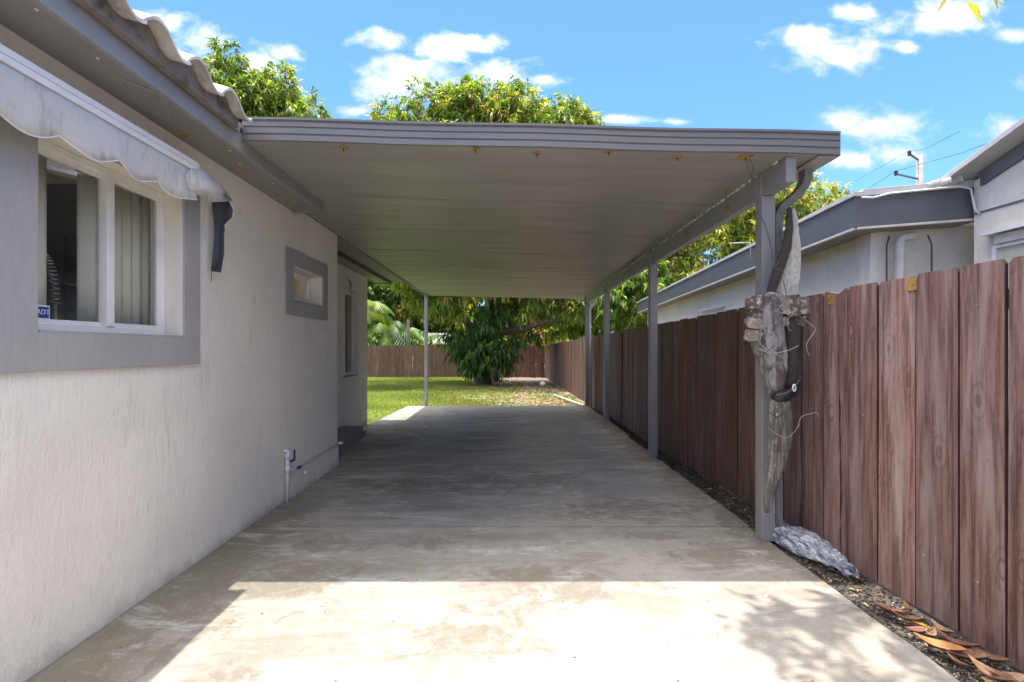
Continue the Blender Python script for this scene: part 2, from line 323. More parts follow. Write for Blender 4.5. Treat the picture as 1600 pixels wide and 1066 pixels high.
mm = MT('awning_fabric'); a = mm.noise(mm.vec((1, 2.2, .8)), 6, 7, .75, .1); b = mm.noise(mm.vec((1, 14, 1)), 4, 5, .75)
mm.col(mm.mix(mm.ramp(b, .6, .78, 0, .5), mm.mix(mm.ramp(a, .47, .72), (.56, .56, .545), (.36, .35, .335)), (.17, .16, .15))); mm.rough(.8); mm.bump(mm.noise(mm.vec(), 220, 2), .3, .002); M['fabric'] = mm.m
M['navy'] = paint('navy_underside', (.055, .06, .085), .75, .2, 9, .2, 150)
M['nwall'] = stucco('neighbour_plaster', (.80, .765, .67), (.66, .615, .50), 18).m
M['nfascia'] = paint('neighbour_fascia', (.11, .117, .125), .5, .3, 3, .15, 60, dirtc=(.15, .155, .16))
M['nroof'] = paint('neighbour_roof_edge', (.50, .49, .47), .7, .3, 4, .2, 60)
M['cream'] = paint('cream_pipe', (.66, .62, .54), .5, .25, 6, 0)
M['whitepipe'] = paint('white_pipe', (.72, .73, .74), .4, .25, 9, 0)
M['spout'] = paint('downspout_paint', (.20, .195, .19), .45, .35, 5, .1, 60)
M['pole'] = paint('concrete_pole', (.30, .28, .26), .85, .3, 5, .2, 40)
mm = MT('dry_palm_sheath'); g = mm.noise(mm.vec((16, 16, 2)), 3, 6, .65, .3); mm.col(mm.mix(mm.ramp(g, .36, .6), (.25, .235, .20), (.10, .09, .075))); mm.rough(.85); mm.bump(g, .7, .01); M['sheath'] = mm.m
mm = MT('woven_sheath'); g = mm.noise(mm.vec((9, 9, 3)), 8, 6, .7, .2); w1 = mm.noise(mm.vec((60, 60, 8)), 3, 3); mm.col(mm.mix(mm.ramp(g, .38, .68), (.58, .555, .48), (.32, .30, .25))); mm.rough(.9); mm.bump(mm.math('ADD', g, w1), .8, .006); M['woven'] = mm.m
mm = MT('grey_bark_slab'); g = mm.noise(mm.vec((6, 6, 2)), 3, 7, .7, .6); mm.col(mm.mix(mm.ramp(g, .38, .58), (.27, .255, .25), (.08, .06, .052))); mm.rough(.8); mm.bump(g, .8, .012); M['slab'] = mm.m
mm = MT('weathered_block'); g = mm.noise(mm.vec(), 22, 6, .7, .6); mm.col(mm.mix(mm.ramp(g, .34, .52), (.52, .48, .42), mm.mix(mm.ramp(mm.n('ShaderNodeObjectInfo').outputs['Random'], .2, .8), (.10, .07, .055), (.24, .19, .15)))); mm.rough(.9); mm.bump(g, .9, .015); M['block'] = mm.m
mm = MT('dark_fibre'); g = mm.noise(mm.vec((1, 1, .6)), 40, 5, .7); mm.col(mm.mix(g, (.018, .015, .013), (.075, .062, .055))); mm.rough(.95); mm.bump(g, 1, .015); M['fibre'] = mm.m
M['black'] = paint('black_plastic', (.015, .015, .02), .4, .2, 8, 0)
mm = MT('clear_plastic'); g = mm.noise(mm.vec((2.2, .8, 2.2)), 13, 5, .7, 1.6); gl = mm.n('ShaderNodeBsdfGlossy'); gl.inputs['Roughness'].default_value = .25; gl.inputs[0].default_value = (.9, .93, 1, 1)
tr = mm.n('ShaderNodeBsdfTransparent'); tr.inputs[0].default_value = (.85, .88, .92, 1); df = mm.n('ShaderNodeBsdfDiffuse'); df.inputs[0].default_value = (.58, .62, .68, 1)
bn = mm.n('ShaderNodeBump'); bn.inputs['Strength'].default_value = .8; bn.inputs['Distance'].default_value = .02; mm.l(g, bn.inputs['Height']); mm.l(bn.outputs[0], gl.inputs['Normal']); mm.l(bn.outputs[0], df.inputs['Normal'])
m1 = mm.n('ShaderNodeMixShader'); mm.l(mm.ramp(g, .4, .6, .12, .8), m1.inputs[0]); mm.l(tr.outputs[0], m1.inputs[1]); mm.l(df.outputs[0], m1.inputs[2])
m2 = mm.n('ShaderNodeMixShader'); m2.inputs[0].default_value = .2; mm.l(m1.outputs[0], m2.inputs[1]); mm.l(gl.outputs[0], m2.inputs[2]); mm.l(m2.outputs[0], mm.out.inputs[0]); M['plastic'] = mm.m
M['blue'] = paint('sticker_blue', (.01, .07, .3), .4, 0, 5, 0)
M['offwhite'] = paint('sticker_white', (.75, .77, .75), .4, 0, 5, 0)
M['shed'] = paint('shed_paint', (.55, .54, .50), .8, .3, 4, .1, 50)

# ================================================================== ground
def gz(y): return -.015 - .0086 * (min(max(y, 2), 28) - 2)
b = MB(); xs = [-400, -60, -20, -8, -2.3, 1.9, 2.3, 8, 20, 60, 400]; ys = [-400, -60, -10, 2, 5, 8, 12, 16, 20, 24, 28, 34, 60, 400]
for i in range(len(xs)-1):
    for j in range(len(ys)-1):
        b.poly([(xs[i],ys[j],gz(ys[j])),(xs[i+1],ys[j],gz(ys[j])),(xs[i+1],ys[j+1],gz(ys[j+1])),(xs[i],ys[j+1],gz(ys[j+1]))], [(0,1,2,3)])
g = b.build('ground', M['ground'])
bm = bmesh.new(); bm.from_mesh(g.data); bmesh.ops.remove_doubles(bm, verts=bm.verts, dist=1e-4); bm.to_mesh(g.data); bm.free(); tag(g, kind='structure')
drive = empty('driveway', (0, 4, 0)); tag(drive, kind='structure')
def slabedge(y0, y1, xl0, xl1, xr):
    b = MB(); n = 16; ptsR = []; 
    for i in range(n+1):
        y = y0 + (y1-y0)*i/n; ptsR.append((xr + random.uniform(-.012, .012), y))
    poly = [(xl0, y0)] + ptsR + [(xl1, y1)]
    return b.prism([(x, y, -.14) for x, y in poly], (0, 0, .14)).build('concrete_slab', M['concrete'], drive)
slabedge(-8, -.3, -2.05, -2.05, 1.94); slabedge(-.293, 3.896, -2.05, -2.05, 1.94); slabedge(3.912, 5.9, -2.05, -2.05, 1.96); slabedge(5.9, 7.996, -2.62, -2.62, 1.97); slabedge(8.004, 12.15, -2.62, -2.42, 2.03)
MB().box(-2.04, 1.9, -7.9, 12.0, -.15, -.02).build('joint_filler', M['dark'], drive)

# ================================================================== house
WX = -2.05
house = empty('house', (-5, 2, 0)); tag(house, 'white stucco house with grey window surrounds and barrel tile eave along the left', 'house')
def wall_with_holes(mb, x0, x1, y0, y1, z0, z1, holes):
    ysr = sorted({y0, y1} | {h[0] for h in holes} | {h[1] for h in holes})
    for a, c in zip(ysr[:-1], ysr[1:]):
        hs = [h for h in holes if h[0] <= a and h[1] >= c]
        z = z0
        for h in sorted(hs, key=lambda h: h[2]):
            mb.box(x0, x1, a, c, z, h[2]); z = h[3]
        mb.box(x0, x1, a, c, z, z1)
BW = (2.13, 3.10, EYE + .07, EYE + .985); SW = (4.70, 5.46, EYE + .462, EYE + .803)
b = MB(); wall_with_holes(b, -2.25, WX, -6, 5.97, -.1, 2.80, [BW, SW]); b.box(-9, -2.25, 5.77, 5.97, -.1, 2.8); b.box(-9, -2.25, -6, -5.8, -.1, 2.8); b.box(-9.2, -9, -6, 9.28, -.1, 2.8)
b.build('wall', M['stucco'], house)
RW = (7.9, 8.72, EYE - .47, EYE + 1.0)
b = MB(); wall_with_holes(b, -2.8, -2.62, 5.97, 9.28, -.1, 2.78, [RW]); b.box(-9, -2.8, 9.1, 9.28, -.1, 2.78)
b.build('wall', M['stucco'], house)
b = MB(); b.box(-2.62, -2.27, 5.975, 7.8, -.1, .19); b.box(-2.62, -2.30, 7.8, 8.1, -.1, .08); b.build('step', paint('grey_step', (.24, .22, .2), .8, .4, 4, .3, 60), house, bevel=.01)
def surround(y0, y1, z0, z1, hole, label=None):
    b = MB(); wall_with_holes(b, WX, WX + .018, y0, y1, z0, z1, [hole]); o = b.build('window_surround', M['surround'], house, bevel=.003)
    return o
surround(1.2, 3.26, EYE - .10, EYE + 1.14, BW); surround(4.53, 5.60, EYE + .32, EYE + .955, SW)
# reveals
def reveal(h, depth, x0):
    b = MB(); t = .012
    b.box(x0 - depth, x0 + .005, h[0], h[0] + t, h[2], h[3]); b.box(x0 - depth, x0 + .005, h[1] - t, h[1], h[2], h[3])
    b.box(x0 - depth, x0 + .005, h[0] + t, h[1] - t, h[3] - t, h[3]); b.build('window_reveal', M['reveal'], house)
    MB().box(x0 - depth, x0 + .012, h[0] + t, h[1] - t, h[2], h[2] + .012).build('window_sill', M['surround'], house)
reveal(BW, .19, WX); reveal(SW, .19, WX); reveal(RW, .17, -2.62)
def window(h, x, mull, t=.035):
    w = MB(); y0, y1, z0, z1 = h[0] + .014, h[1] - .014, h[2] + .014, h[3] - .014
    w.box(x - .05, x, y0, y0 + t, z0, z1); w.box(x - .05, x, y1 - t, y1, z0, z1); w.box(x - .05, x, y0 + t, y1 - t, z0, z0 + t); w.box(x - .05, x, y0 + t, y1 - t, z1 - t, z1)
    win = w.build('window', M['white'], house, bevel=.003)
    for k, (ya, yb) in enumerate(((y0 + t, mull), (mull, y1 - t))):
        f = MB(); xo = x - .008 - .022 * (1 - k); s = .022
        f.box(xo - .02, xo, ya, ya + s, z0 + t, z1 - t); f.box(xo - .02, xo, yb - s, yb, z0 + t, z1 - t); f.box(xo - .02, xo, ya + s, yb - s, z0 + t, z0 + t + s); f.box(xo - .02, xo, ya + s, yb - s, z1 - t - s, z1 - t)
        ob = f.build('sash', M['white'], None, bevel=.002); ob.parent = win
        p = MB().box(xo - .013, xo - .008, ya + s, yb - s, z0 + t + s, z1 - t - s).build('pane', M['glass'], None); p.parent = win
    m = MB().box(x - .03, x + .006, mull - .025, mull + .025, z0 + t, z1 - t).build('mullion', M['white'], None, bevel=.003); m.parent = win
    return win
for hh, x, mu in ((BW, WX - .095, 2.655), (SW, WX - .12, 4.98), (RW, -2.62 - .08, 8.2)):
    win = window(hh, x, mu); win.matrix_parent_inverse = Matrix.Translation(house.location).inverted()
# room behind the windows
b = MB(); b.box(-4.6, -4.5, -5.8, 5.77, 0, 2.8); b.box(-4.5, -2.25, -5.8, 5.77, .02, .1); b.box(-4.5, -2.25, 4.1, 4.2, .1, 2.8); b.build('interior_wall', M['room'], house)
# soffit, fascia, roof
ZS = EYE + 1.318
MB().box(WX, -1.785, -6, 4.68, ZS, ZS + .02).build('soffit', M['soffit'], house)
MB().hexa([(-1.785,-6,ZS-.012),(-1.755,-6,ZS-.012),(-1.755,4.72,ZS-.012),(-1.785,4.72,ZS-.012),(-1.785,-6,ZS+.115),(-1.755,-6,ZS+.115),(-1.755,4.72,ZS+.115),(-1.785,4.72,ZS+.115)]).build('fascia', M['trim'], house, bevel=.003)
MB().box(WX + .002, -1.787, 4.682, 4.72, ZS - .012, ZS + .1).build('fascia', M['trim'], house)
MB().box(-1.753, -1.735, -6, 3.2, ZS + .10, ZS + .15).build('drip_edge', M['trim'], house, bevel=.004)
hv = ZS - EYE - .006
vq = [Vector(((px - CX) * hv / (CY - py), hv * F / (CY - py), ZS - .008)) for px, py in ((172, 114), (259, 150), (271, 186), (197, 153))]
vc = sum(vq, Vector()) / 4; vi = [vc + (q - vc) * .72 for q in vq]
v = MB()
for i in range(4):
    a, c, d, e = vq[i], vq[(i+1) % 4], vi[(i+1) % 4], vi[i]; v.prism([a, c, d, e], (0, 0, .008))
sv = v.build('soffit_vent', M['soffit'], house)
v = MB()
for i in range(16):
    t = (i + .5) / 16; a = vi[0].lerp(vi[3], t); c = vi[1].lerp(vi[2], t); w = (vi[3] - vi[0]) / 16 * .3; v.prism([a - w, c - w, c + w, a + w], (0, 0, .004))
o = v.build('vent_mesh', M['trim'], None); o.parent = sv; o.matrix_parent_inverse = Matrix.Identity(4)
for (x, y) in ((-1.97, 3.0), (-1.97, 3.62), (-1.95, 4.2)):
    MB().box(x - .03, x + .03, y - .03, y + .03, ZS - .004, ZS - .001).build('washer', M['rust'], house)
b = MB()
for (x, y) in ((-1.85,2.22),(-1.84,2.43),(-1.83,3.25),(-1.9,3.5),(-1.85,3.9),(-1.88,4.35),(-1.82,1.9)): b.box(x-.005,x+.005,y-.005,y+.005,ZS-.005,ZS+.001)
tag(b.build('nail_head', M['white'], house), kind='stuff')
# roof deck and tiles (pitch up to the left)
PT = .30
def rz(x): return ZS + .17 + (-1.66 - x) * PT
b = MB(); b.hexa([(-5.6,-6,rz(-5.6)-.06),(-1.74,-6,rz(-1.74)-.06),(-1.74,4.72,rz(-1.74)-.06),(-5.6,4.72,rz(-5.6)-.06),(-5.6,-6,rz(-5.6)-.03),(-1.74,-6,rz(-1.74)-.03),(-1.74,4.72,rz(-1.74)-.03),(-5.6,4.72,rz(-5.6)-.03)])
b.build('roof_deck', M['soffit'], house)
b = MB(); b.hexa([(-9.5,-6,rz(-5.6)-.1-1.17),(-5.6,-6,rz(-5.6)-.06),(-5.6,9.6,rz(-5.6)-.06),(-9.5,9.6,rz(-5.6)-1.27),(-9.5,-6,rz(-5.6)-1.17),(-5.6,-6,rz(-5.6)+.05),(-5.6,9.6,rz(-5.6)+.05),(-9.5,9.6,rz(-5.6)-1.17)]); b.build('roof_deck', M['tile'], house)
TL, TW, NS = .40, .312, 10
def tile_mesh():
    b = MB(); pts = []
    for i in range(NS + 1):
        t = i / NS; y = t * (TW + .02)
        z = .075 * math.sin(min(t / .68, 1) * math.pi) if t < .68 else -.018 * math.sin((t - .68) / .32 * math.pi)
        pts.append((y, z))
    th = .016
    for (x, dz) in ((0, 0), (-TL, TL * PT)):
        for (y, z) in pts: b.v.append((x, y, z + dz))
        for (y, z) in pts: b.v.append((x, y, z + dz + th))
    n = NS + 1
    for i in range(NS):
        b.f += [(i, i+1, n+i+1, n+i), (2*n+i, 3*n+i, 3*n+i+1, 2*n+i+1), (i, 2*n+i, 2*n+i+1, i+1), (n+i, n+i+1, 3*n+i+1, 3*n+i)]
    b.f += [(0, n, 3*n, 2*n), (NS, 2*n+NS, 3*n+NS, n+NS)]
    return b
t0 = tile_mesh().build('roof_tile', M['tile'], house, smooth=False)
first = True
# tiles placed so that the last one ends where the carport begins
for row in range(4):
    for k in range(11):
        y = 3.125 - TW * (k + 1); x = -1.625 - row * .345
        if first: o = t0; first = False
        else: o = t0.copy(); COL.objects.link(o)
        o.parent = house; o.location = (x + random.uniform(-.008, .008), y, rz(x) - .018 + row * .012 + random.uniform(-.003, .003))
        o.matrix_parent_inverse = Matrix.Translation(house.location).inverted(); o.rotation_euler = (0, random.uniform(-.01, .01), random.uniform(-.01, .01))
for k in range(11):
    y = 3.125 - TW * (k + 1); x = -1.705; prof = [(0, 0)] + [(TW * i / 10, .002 + max(0, .075 * math.sin(min(i / 10 / .68, 1) * math.pi) if i < 7 else -.012) - .004) for i in range(11)] + [(TW, 0)]
    zb = rz(x) - .018
    c = MB().prism([(x, y + a, zb - .075)  if q in (0, 12) else (x, y + a, zb + zz_) for q, (a, zz_) in enumerate(prof)], (-.04, 0, 0)).build('eave_closure', M['closure'], house)
tm = tile_mesh(); b = MB()
for row in range(13):
    for k in range(35):
        y = 4.6 - TW * k; 
        if row < 4 and -.35 < y < 3.1 : continue
        if row < 1 and y >= 3.1: continue
        x = -1.625 - row * .345
        b.poly([(p[0] + x, p[1] + y, p[2] + rz(x) + .02) for p in tm.v], tm.f)
tag(b.build('roof_tile_field', M['tile'], house), kind='stuff')
# tile birdstops under first course
# recessed part eave
MB().box(-2.62, -2.36, 5.98, 9.95, EYE + 1.335, EYE + 1.355).build('soffit', M['soffit'], house)
MB().box(-2.36, -2.32, 5.98, 9.98, EYE + 1.31, EYE + 1.38).build('fascia', paint('dark_trim', (.07, .062, .055), .6, .2, 4, .1, 50), house)
MB().box(-2.62, -2.362, 9.955, 9.99, EYE + 1.31, EYE + 1.38).build('fascia', M['trim'], house)
MB().box(-2.318, -2.075, 5.98, 9.98, EYE + 1.365, EYE + 1.385).build('gutter_board', M['soffit'], house)
b = MB(); b.hexa([(-9,5.98,EYE+3.0),(-2.3,5.98,EYE+1.42),(-2.3,9.98,EYE+1.42),(-9,9.98,EYE+3.0),(-9,5.98,EYE+3.05),(-2.3,5.98,EYE+1.47),(-2.3,9.98,EYE+1.47),(-9,9.98,EYE+3.05)]); b.build('roof_deck', M['tile'], house)
# dangling light box
lf = MB(); lf.box(-2.615, -2.585, 7.95, 8.05, EYE + 1.12, EYE + 1.18); lf = lf.build('light_mount', M['reveal'], house)
lw = MB(); 
for k in range(5):
    p = [Vector((-2.58, 8.0, EYE + 1.14))]
    for j in range(4): p.append(p[-1] + Vector((random.uniform(0, .03), random.uniform(-.04, .04), random.uniform(-.07, .03) - .01 * k)))
    lw.tube(p, .004, 5)
lw.build('loose_wire', M['wire'], house)
# water pipe and tap on the wall
b = MB(); b.tube([(-2.02, 4.53, -.01), (-2.02, 4.53, .43), (-2.02, 4.545, .46), (-2.025, 4.53, .475), (-2.05, 4.53, .475)], .017, 10); b.tube([(-2.02, 4.53, .27), (-2.02, 4.53, .33)], .023, 10); b.tube([(-2.02,4.53,.40),(-2.02,4.53,.45)],.023,10)
wp = b.build('water_pipe', M['whitepipe'], house, smooth=True)
b = MB(); b.tube([(-2.02, 4.55, .31), (-2.015, 4.62, .275), (-2.02, 4.72, .272), (-2.02, 5.96, .272)], .011, 8); b.tube([(-2.02, 5.93, .272), (-1.99, 5.975, .272)], .018, 8); b.build('water_pipe', M['whitepipe'], house, smooth=True)
b = MB(); b.tube([(-2.0, 4.56, .37), (-1.99, 4.60, .375)], .012, 8); b.box(-1.995, -1.985, 4.605, 4.625, .37, .47); b.box(-2.005,-1.985,4.70,4.77,.262,.285); b.build('tap_lever', paint('tap_blue', (.03, .05, .09), .5, .2, 8, 0), house)
MB().box(-2.047, -2.035, 4.56, 5.966, -.02, .262).build('wall_base', M['stucco'], house, bevel=.006)
b = MB(); b.tube([(-2.045, 4.98, .16), (-2.02, 4.98, .16)], .024, 12); b.build('pipe_cap', M['reveal'], house, smooth=True)
MB().box(-2.0475, -2.040, -6, 4.56, -.02, .005).build('wall_seal', M['soffit'], house)

# ---- things in the window
def blinds(label, slats, ang):
    e = empty('vertical_blinds', (-2.30, slats[0], 2.3)); tag(e, label, 'blinds')
    hw = .044; c, s = math.cos(ang), math.sin(ang); base = None
    MB().box(-2.32, -2.28, slats[0] - .05, slats[-1] + .05, EYE + .955, EYE + .985).build('headrail', M['white'], e)
    for y in slats:
        if base is None:
            bb = MB(); z0, z1 = -.47, .44; arc = []
            for i in range(6):
                t = i / 5 * 2 - 1; a = t * hw; d = .008 * (1 - t * t); arc.append((a * s + d * c, a * c - d * s))
            for (x, yy) in arc: bb.v += [(x, yy, z0), (x, yy, z1)]
            bb.f = [(2*i, 2*i+2, 2*i+3, 2*i+1) for i in range(5)]
            base = bb.build('blind_slat', M['blind'], e, smooth=True, sol=.0012); o = base
        else: o = base.copy(); COL.objects.link(o)
        o.parent = e; o.matrix_parent_inverse = Matrix.Translation(e.location).inverted(); o.location = (-2.30, y, EYE + .51); o.rotation_euler = (0, 0, random.uniform(-.06, .06))
blinds('pale vertical blinds drawn aside behind the left pane of the large window', [2.12, 2.19, 2.26, 2.33, 2.40], R(12))
blinds('pale vertical blinds closed behind the right pane of the large window', [2.69, 2.80, 2.875, 2.95, 3.025, 3.10, 3.175, 3.25], R(28))
cu = empty('curtain', (-2.31, 5.0, EYE + .6)); tag(cu, 'brown and tan curtain panels hanging behind the small high window', 'curtain')
def wavy(name, y0, y1, z0, z1, x, mat):
    b = MB(); n = 40
    for i in range(n + 1):
        y = y0 + (y1 - y0) * i / n; xx = x + .015 * math.sin(i * 1.1); b.v += [(xx, y, z0), (xx, y, z1)]
    b.f = [(2*i, 2*i+2, 2*i+3, 2*i+1) for i in range(n)]; return b.build(name, mat, cu, smooth=True)
wavy('dark_panel', 4.85, 5.33, EYE + .4, EYE + .85, -2.31, paint('brown_cloth', (.09, .05, .03), .8, .2, 5, 0)); wavy('tan_panel', 5.34, 5.74, EYE + .4, EYE + .85, -2.31, paint('tan_cloth', (.55, .48, .33), .8, .2, 5, 0))
MB().tube([(-2.31, 4.6, EYE + .86), (-2.31, 5.7, EYE + .86)], .008, 8).build('curtain_rod', M['steel'], cu)
cu = empty('curtain', (-2.9, 8.4, EYE)); tag(cu, 'grey and dark sheets added as a dim interior behind the tall window of the recessed wall', 'curtain')  # sheets added so the room behind this window looks dark
wavy('grey_panel', 8.25, 9.0, EYE - .55, EYE + 1.05, -2.92, paint('grey_interior', (.30, .29, .26), .8, .2, 5, 0)); wavy('dark_panel', 7.2, 8.24, EYE - .55, EYE + 1.05, -3.3, paint('dark_interior', (.05, .045, .04), .8, .2, 5, 0))
cab = empty('kitchen_cabinet', (-4.2, 4.0, 0)); tag(cab, 'beige kitchen cabinets with bar handles inside the large window', 'cabinet')
b = MB().box(-4.49, -2.6, 3.75, 4.09, 1.45, 2.3); b.build('cabinet_box', M['cabinet'], cab)
for i in range(5):
    x = -2.62 - i * .37; MB().box(x - .36, x, 3.732, 3.748, 1.47, 2.28).build('door', M['cabinet'], cab, bevel=.003)
    hx = x - (.04 if i % 2 else .32); MB().tube([(hx, 3.715, 1.52), (hx, 3.715, 1.68)], .006, 8).build('handle', M['steel'], cab)
MB().box(-4.49, -2.4, 3.5, 4.09, .1, .92).build('base_cabinet', M['cabinet'], cab); MB().box(-4.49, -2.4, 3.47, 4.09, .922, .96).build('countertop', M['counter'], cab)
MB().box(-4.49, -2.6, 4.07, 4.088, .97, 1.44).build('splashback', M['counter'], cab)
fa = empty('spring_faucet', (-2.42, 2.62, 1.3)); tag(fa, 'tall spring kitchen faucet standing behind the left pane', 'faucet')
MB().tube([(-2.42, 2.63, 1.0), (-2.42, 2.63, 1.66)], .012, 10).build('stem', M['steel'], fa, smooth=True)
pts = []
for i in range(170):
    t = i / 169; a = t * 2 * math.pi * 15; zz = 1.66 + .26 * math.sin(t * math.pi / 2); yy = 2.63 - .09 * (1 - math.cos(t * math.pi / 2)); pts.append((-2.42 + .02 * math.cos(a), yy + .02 * math.sin(a), zz))
MB().tube(pts, .0045, 5).build('spring', M['steel'], fa, smooth=True)
b = MB().box(-2.7, -2.28, 1.3, 3.6, .92, .96); tag(b.build('window_counter', M['counter']), 'dark worktop under the large window inside the kitchen', 'worktop')
# sticker on the glass
stk = empty('security_sticker', (-2.17, 2.27, EYE + .15)); tag(stk, 'small white and blue security sticker in lower left corner of window', 'sticker')
gx = WX - .095 - .022 - .008 - .0135 + .0085
MB().box(gx, gx + .001, 2.185, 2.34, EYE + .135, EYE + .205).build('backing', M['offwhite'], stk)
MB().box(gx + .0012, gx + .002, 2.275, 2.335, EYE + .145, EYE + .198).build('blue_panel', M['blue'], stk)
def text(body, size, loc, rot, mat, parent, name):
    cu = bpy.data.curves.new(name, 'FONT'); cu.body = body; cu.size = size; cu.extrude = .0004; cu.align_x = 'CENTER'; cu.align_y = 'CENTER'
    o = bpy.data.objects.new('tmp', cu); COL.objects.link(o); bpy.context.view_layer.update()
    me = bpy.data.meshes.new_from_object(o.evaluated_get(bpy.context.evaluated_depsgraph_get())); bpy.data.objects.remove(o)
    me.materials.clear(); me.materials.append(mat); o = bpy.data.objects.new(name, me); COL.objects.link(o); o.parent = parent
    o.matrix_parent_inverse = Matrix.Translation(parent.location).inverted(); o.location = loc; o.rotation_euler = rot; return o
text('ADT', .033, (gx + .003, 2.305, EYE + .172), (R(90), 0, R(90)), M['offwhite'], stk, 'lettering')
text('Security', .018, (gx + .0018, 2.23, EYE + .165), (R(90), 0, R(90)), M['blue'], stk, 'lettering')

# ================================================================== awning
aw = empty('awning', (-1.95, 1.5, 2.5)); tag(aw, 'retracted awning with white rail and stained scalloped valance over the large window', 'awning')
b = MB(); b.box(-1.93, -1.895, -.8, 3.04, EYE + 1.085, EYE + 1.115); b.box(-1.95, -1.90, -.8, 3.04, EYE + 1.118, EYE + 1.15); b.box(-2.03, -1.951, -.8, 3.03, EYE + 1.10, EYE + 1.14)
b.build('rail', M['white'], aw, bevel=.003)
MB().box(-1.925, -1.902, -.8, 3.035, EYE + 1.1152, EYE + 1.1178).build('rail_groove', M['dark'], aw)
b = MB(); n = 220; zt = EYE + 1.083
for i in range(n + 1):
    y = -.8 + (3.00 + .8) * i / n
    sc = .035 * abs(math.sin(y * math.pi / .30)) ** .8 + .008 * math.sin(y * 23)
    wave = .006 * math.sin(y * 11) + .004 * math.sin(y * 29)
    over = max(0, y - 3.03)
    for j in range(5):
        t = j / 4; top = zt - over * .28; bot = EYE + .872 + .035 - sc + .012 * math.sin(y * 3)
        b.v.append((-1.905 + .012 * t * math.sin(y * 9) + wave * t + over * .05, y, top + (bot - top) * t))
for i in range(n):
    for j in range(4): b.f.append((i*5+j, (i+1)*5+j, (i+1)*5+j+1, i*5+j+1))
b.build('valance', M['fabric'], aw, smooth=True, sol=.003)
b = MB(); n = 240; pts = []
for i in range(n + 1):
    y = -.8 + 3.8 * i / n; sc = .035 * abs(math.sin(y * math.pi / .30)) ** .8 + .008 * math.sin(y * 23); over = max(0, y - 3.03)
    pts.append((-1.905 + .012 * math.sin(y * 9) + .006 * math.sin(y * 11) + .004 * math.sin(y * 29) + over * .05, y, EYE + .872 + .035 - sc + .012 * math.sin(y * 3)))
b.tube(pts, .0035, 5).build('piping', M['white'], aw)
# folded end and hanging strip
fl = [(300,263,3.06),(318,266,3.08),(335,280,3.18),(352,298,3.30),(363,314,3.38),(352,315,3.38),(331,316,3.34),(318,308,3.26),(300,300,3.2),(292,297,3.14),(290,272,3.1)]
fl = [(q[0], q[1], 1.893 * F / (CX - q[0])) for q in fl]; pp = [P(*q) for q in fl]; ctr = sum(pp, Vector()) / len(pp) + Vector((.025, 0, 0))
b = MB(); b.v = [tuple(p) for p in pp] + [tuple(ctr)]; b.f = [(i, (i+1) % len(pp), len(pp)) for i in range(len(pp))]
b.build('folded_end', M['fabric'], aw, smooth=True, sol=.004)
Lr = [(331,315),(332,328),(334,345),(335,362),(334,380),(332,400),(330,424)]; Rr = [(358,313),(365,328),(363,341),(352,351),(350,368),(350,395),(345,426)]
b = MB()
for i, (a, c) in enumerate(zip(Lr, Rr)):
    for j in range(5):
        t = j / 4; yy = 3.36 + .03 * math.sin(t * math.pi) + .01 * math.sin(i); b.v.append(tuple(P(a[0] + (c[0]-a[0])*t, a[1] + (c[1]-a[1])*t, yy)))
for i in range(6):
    for j in range(4): b.f.append((i*5+j, i*5+j+1, (i+1)*5+j+1, (i+1)*5+j))
b.build('hanging_strip', M['navy'], aw, smooth=True, sol=.004)
MB().tube([P(c[0], c[1], 3.36) for c in Rr], .003, 5).build('strip_edging', M['fabric'], aw)
MB().tube([P(331, 423, 3.36), P(330, 441, 3.36)], .0025, 5).build('loose_thread', M['wire'], aw)

# ================================================================== carport
cp = empty('carport', (0, 7.5, 0)); tag(cp, 'grey flat roofed metal carport on slim posts over the concrete drive', 'carport')
YF, YB = 3.25, 12.85
def uz(x): return EYE + 1.393 - (x + 1.79) * .0242
def xr(y): return 2.22 + (y - YF) * .010
def bx(y): return 1.935 + (y - 3.6) * .0122
npan = 8; pw = (YB - YF) / npan
for k in range(npan):
    y0 = YF + .03 + k * pw * (1 - .03 / 9.6) + .004; y1 = YF + .03 + (k + 1) * pw * (1 - .03 / 9.6) - .004
    if k == npan - 1: y1 = YB
    xl = -1.752 if y0 < 4.3 else -2.06
    segs = [(xl, y0, y1)] if not (y0 < 4.72 < y1) else [(-1.752, y0, 4.722), (-2.06, 4.722, y1)]
    b = MB()
    if len(segs) == 2:
        outl = [(-1.752, y0), (xr(y0), y0), (xr(y1), y1), (-2.06, y1), (-2.06, 4.722), (-1.752, 4.722)]
    else: outl = [(xl, y0), (xr(y0), y0), (xr(y1), y1), (xl, y1)]
    # bottom skin with a slight sag
    b.prism([(x, y, uz(x)) for x, y in outl], (0, 0, .075)); b.build('roof_panel', M['panel'], cp, bevel=.003)
    # lap seam: a folded lip hanging 5 mm below the skin
    if k: MB().hexa([(xl, y0-.006, uz(xl)-.004), (xr(y0)-.01, y0-.006, uz(xr(y0))-.004), (xr(y0)-.01, y0+.004, uz(xr(y0))-.004), (xl, y0+.004, uz(xl)-.004),
                     (xl, y0-.006, uz(xl)-.0005), (xr(y0)-.01, y0-.006, uz(xr(y0))-.0005), (xr(y0)-.01, y0+.004, uz(xr(y0))-.0005), (xl, y0+.004, uz(xl)-.0005)]).build('panel_seam', M['panel'], cp)
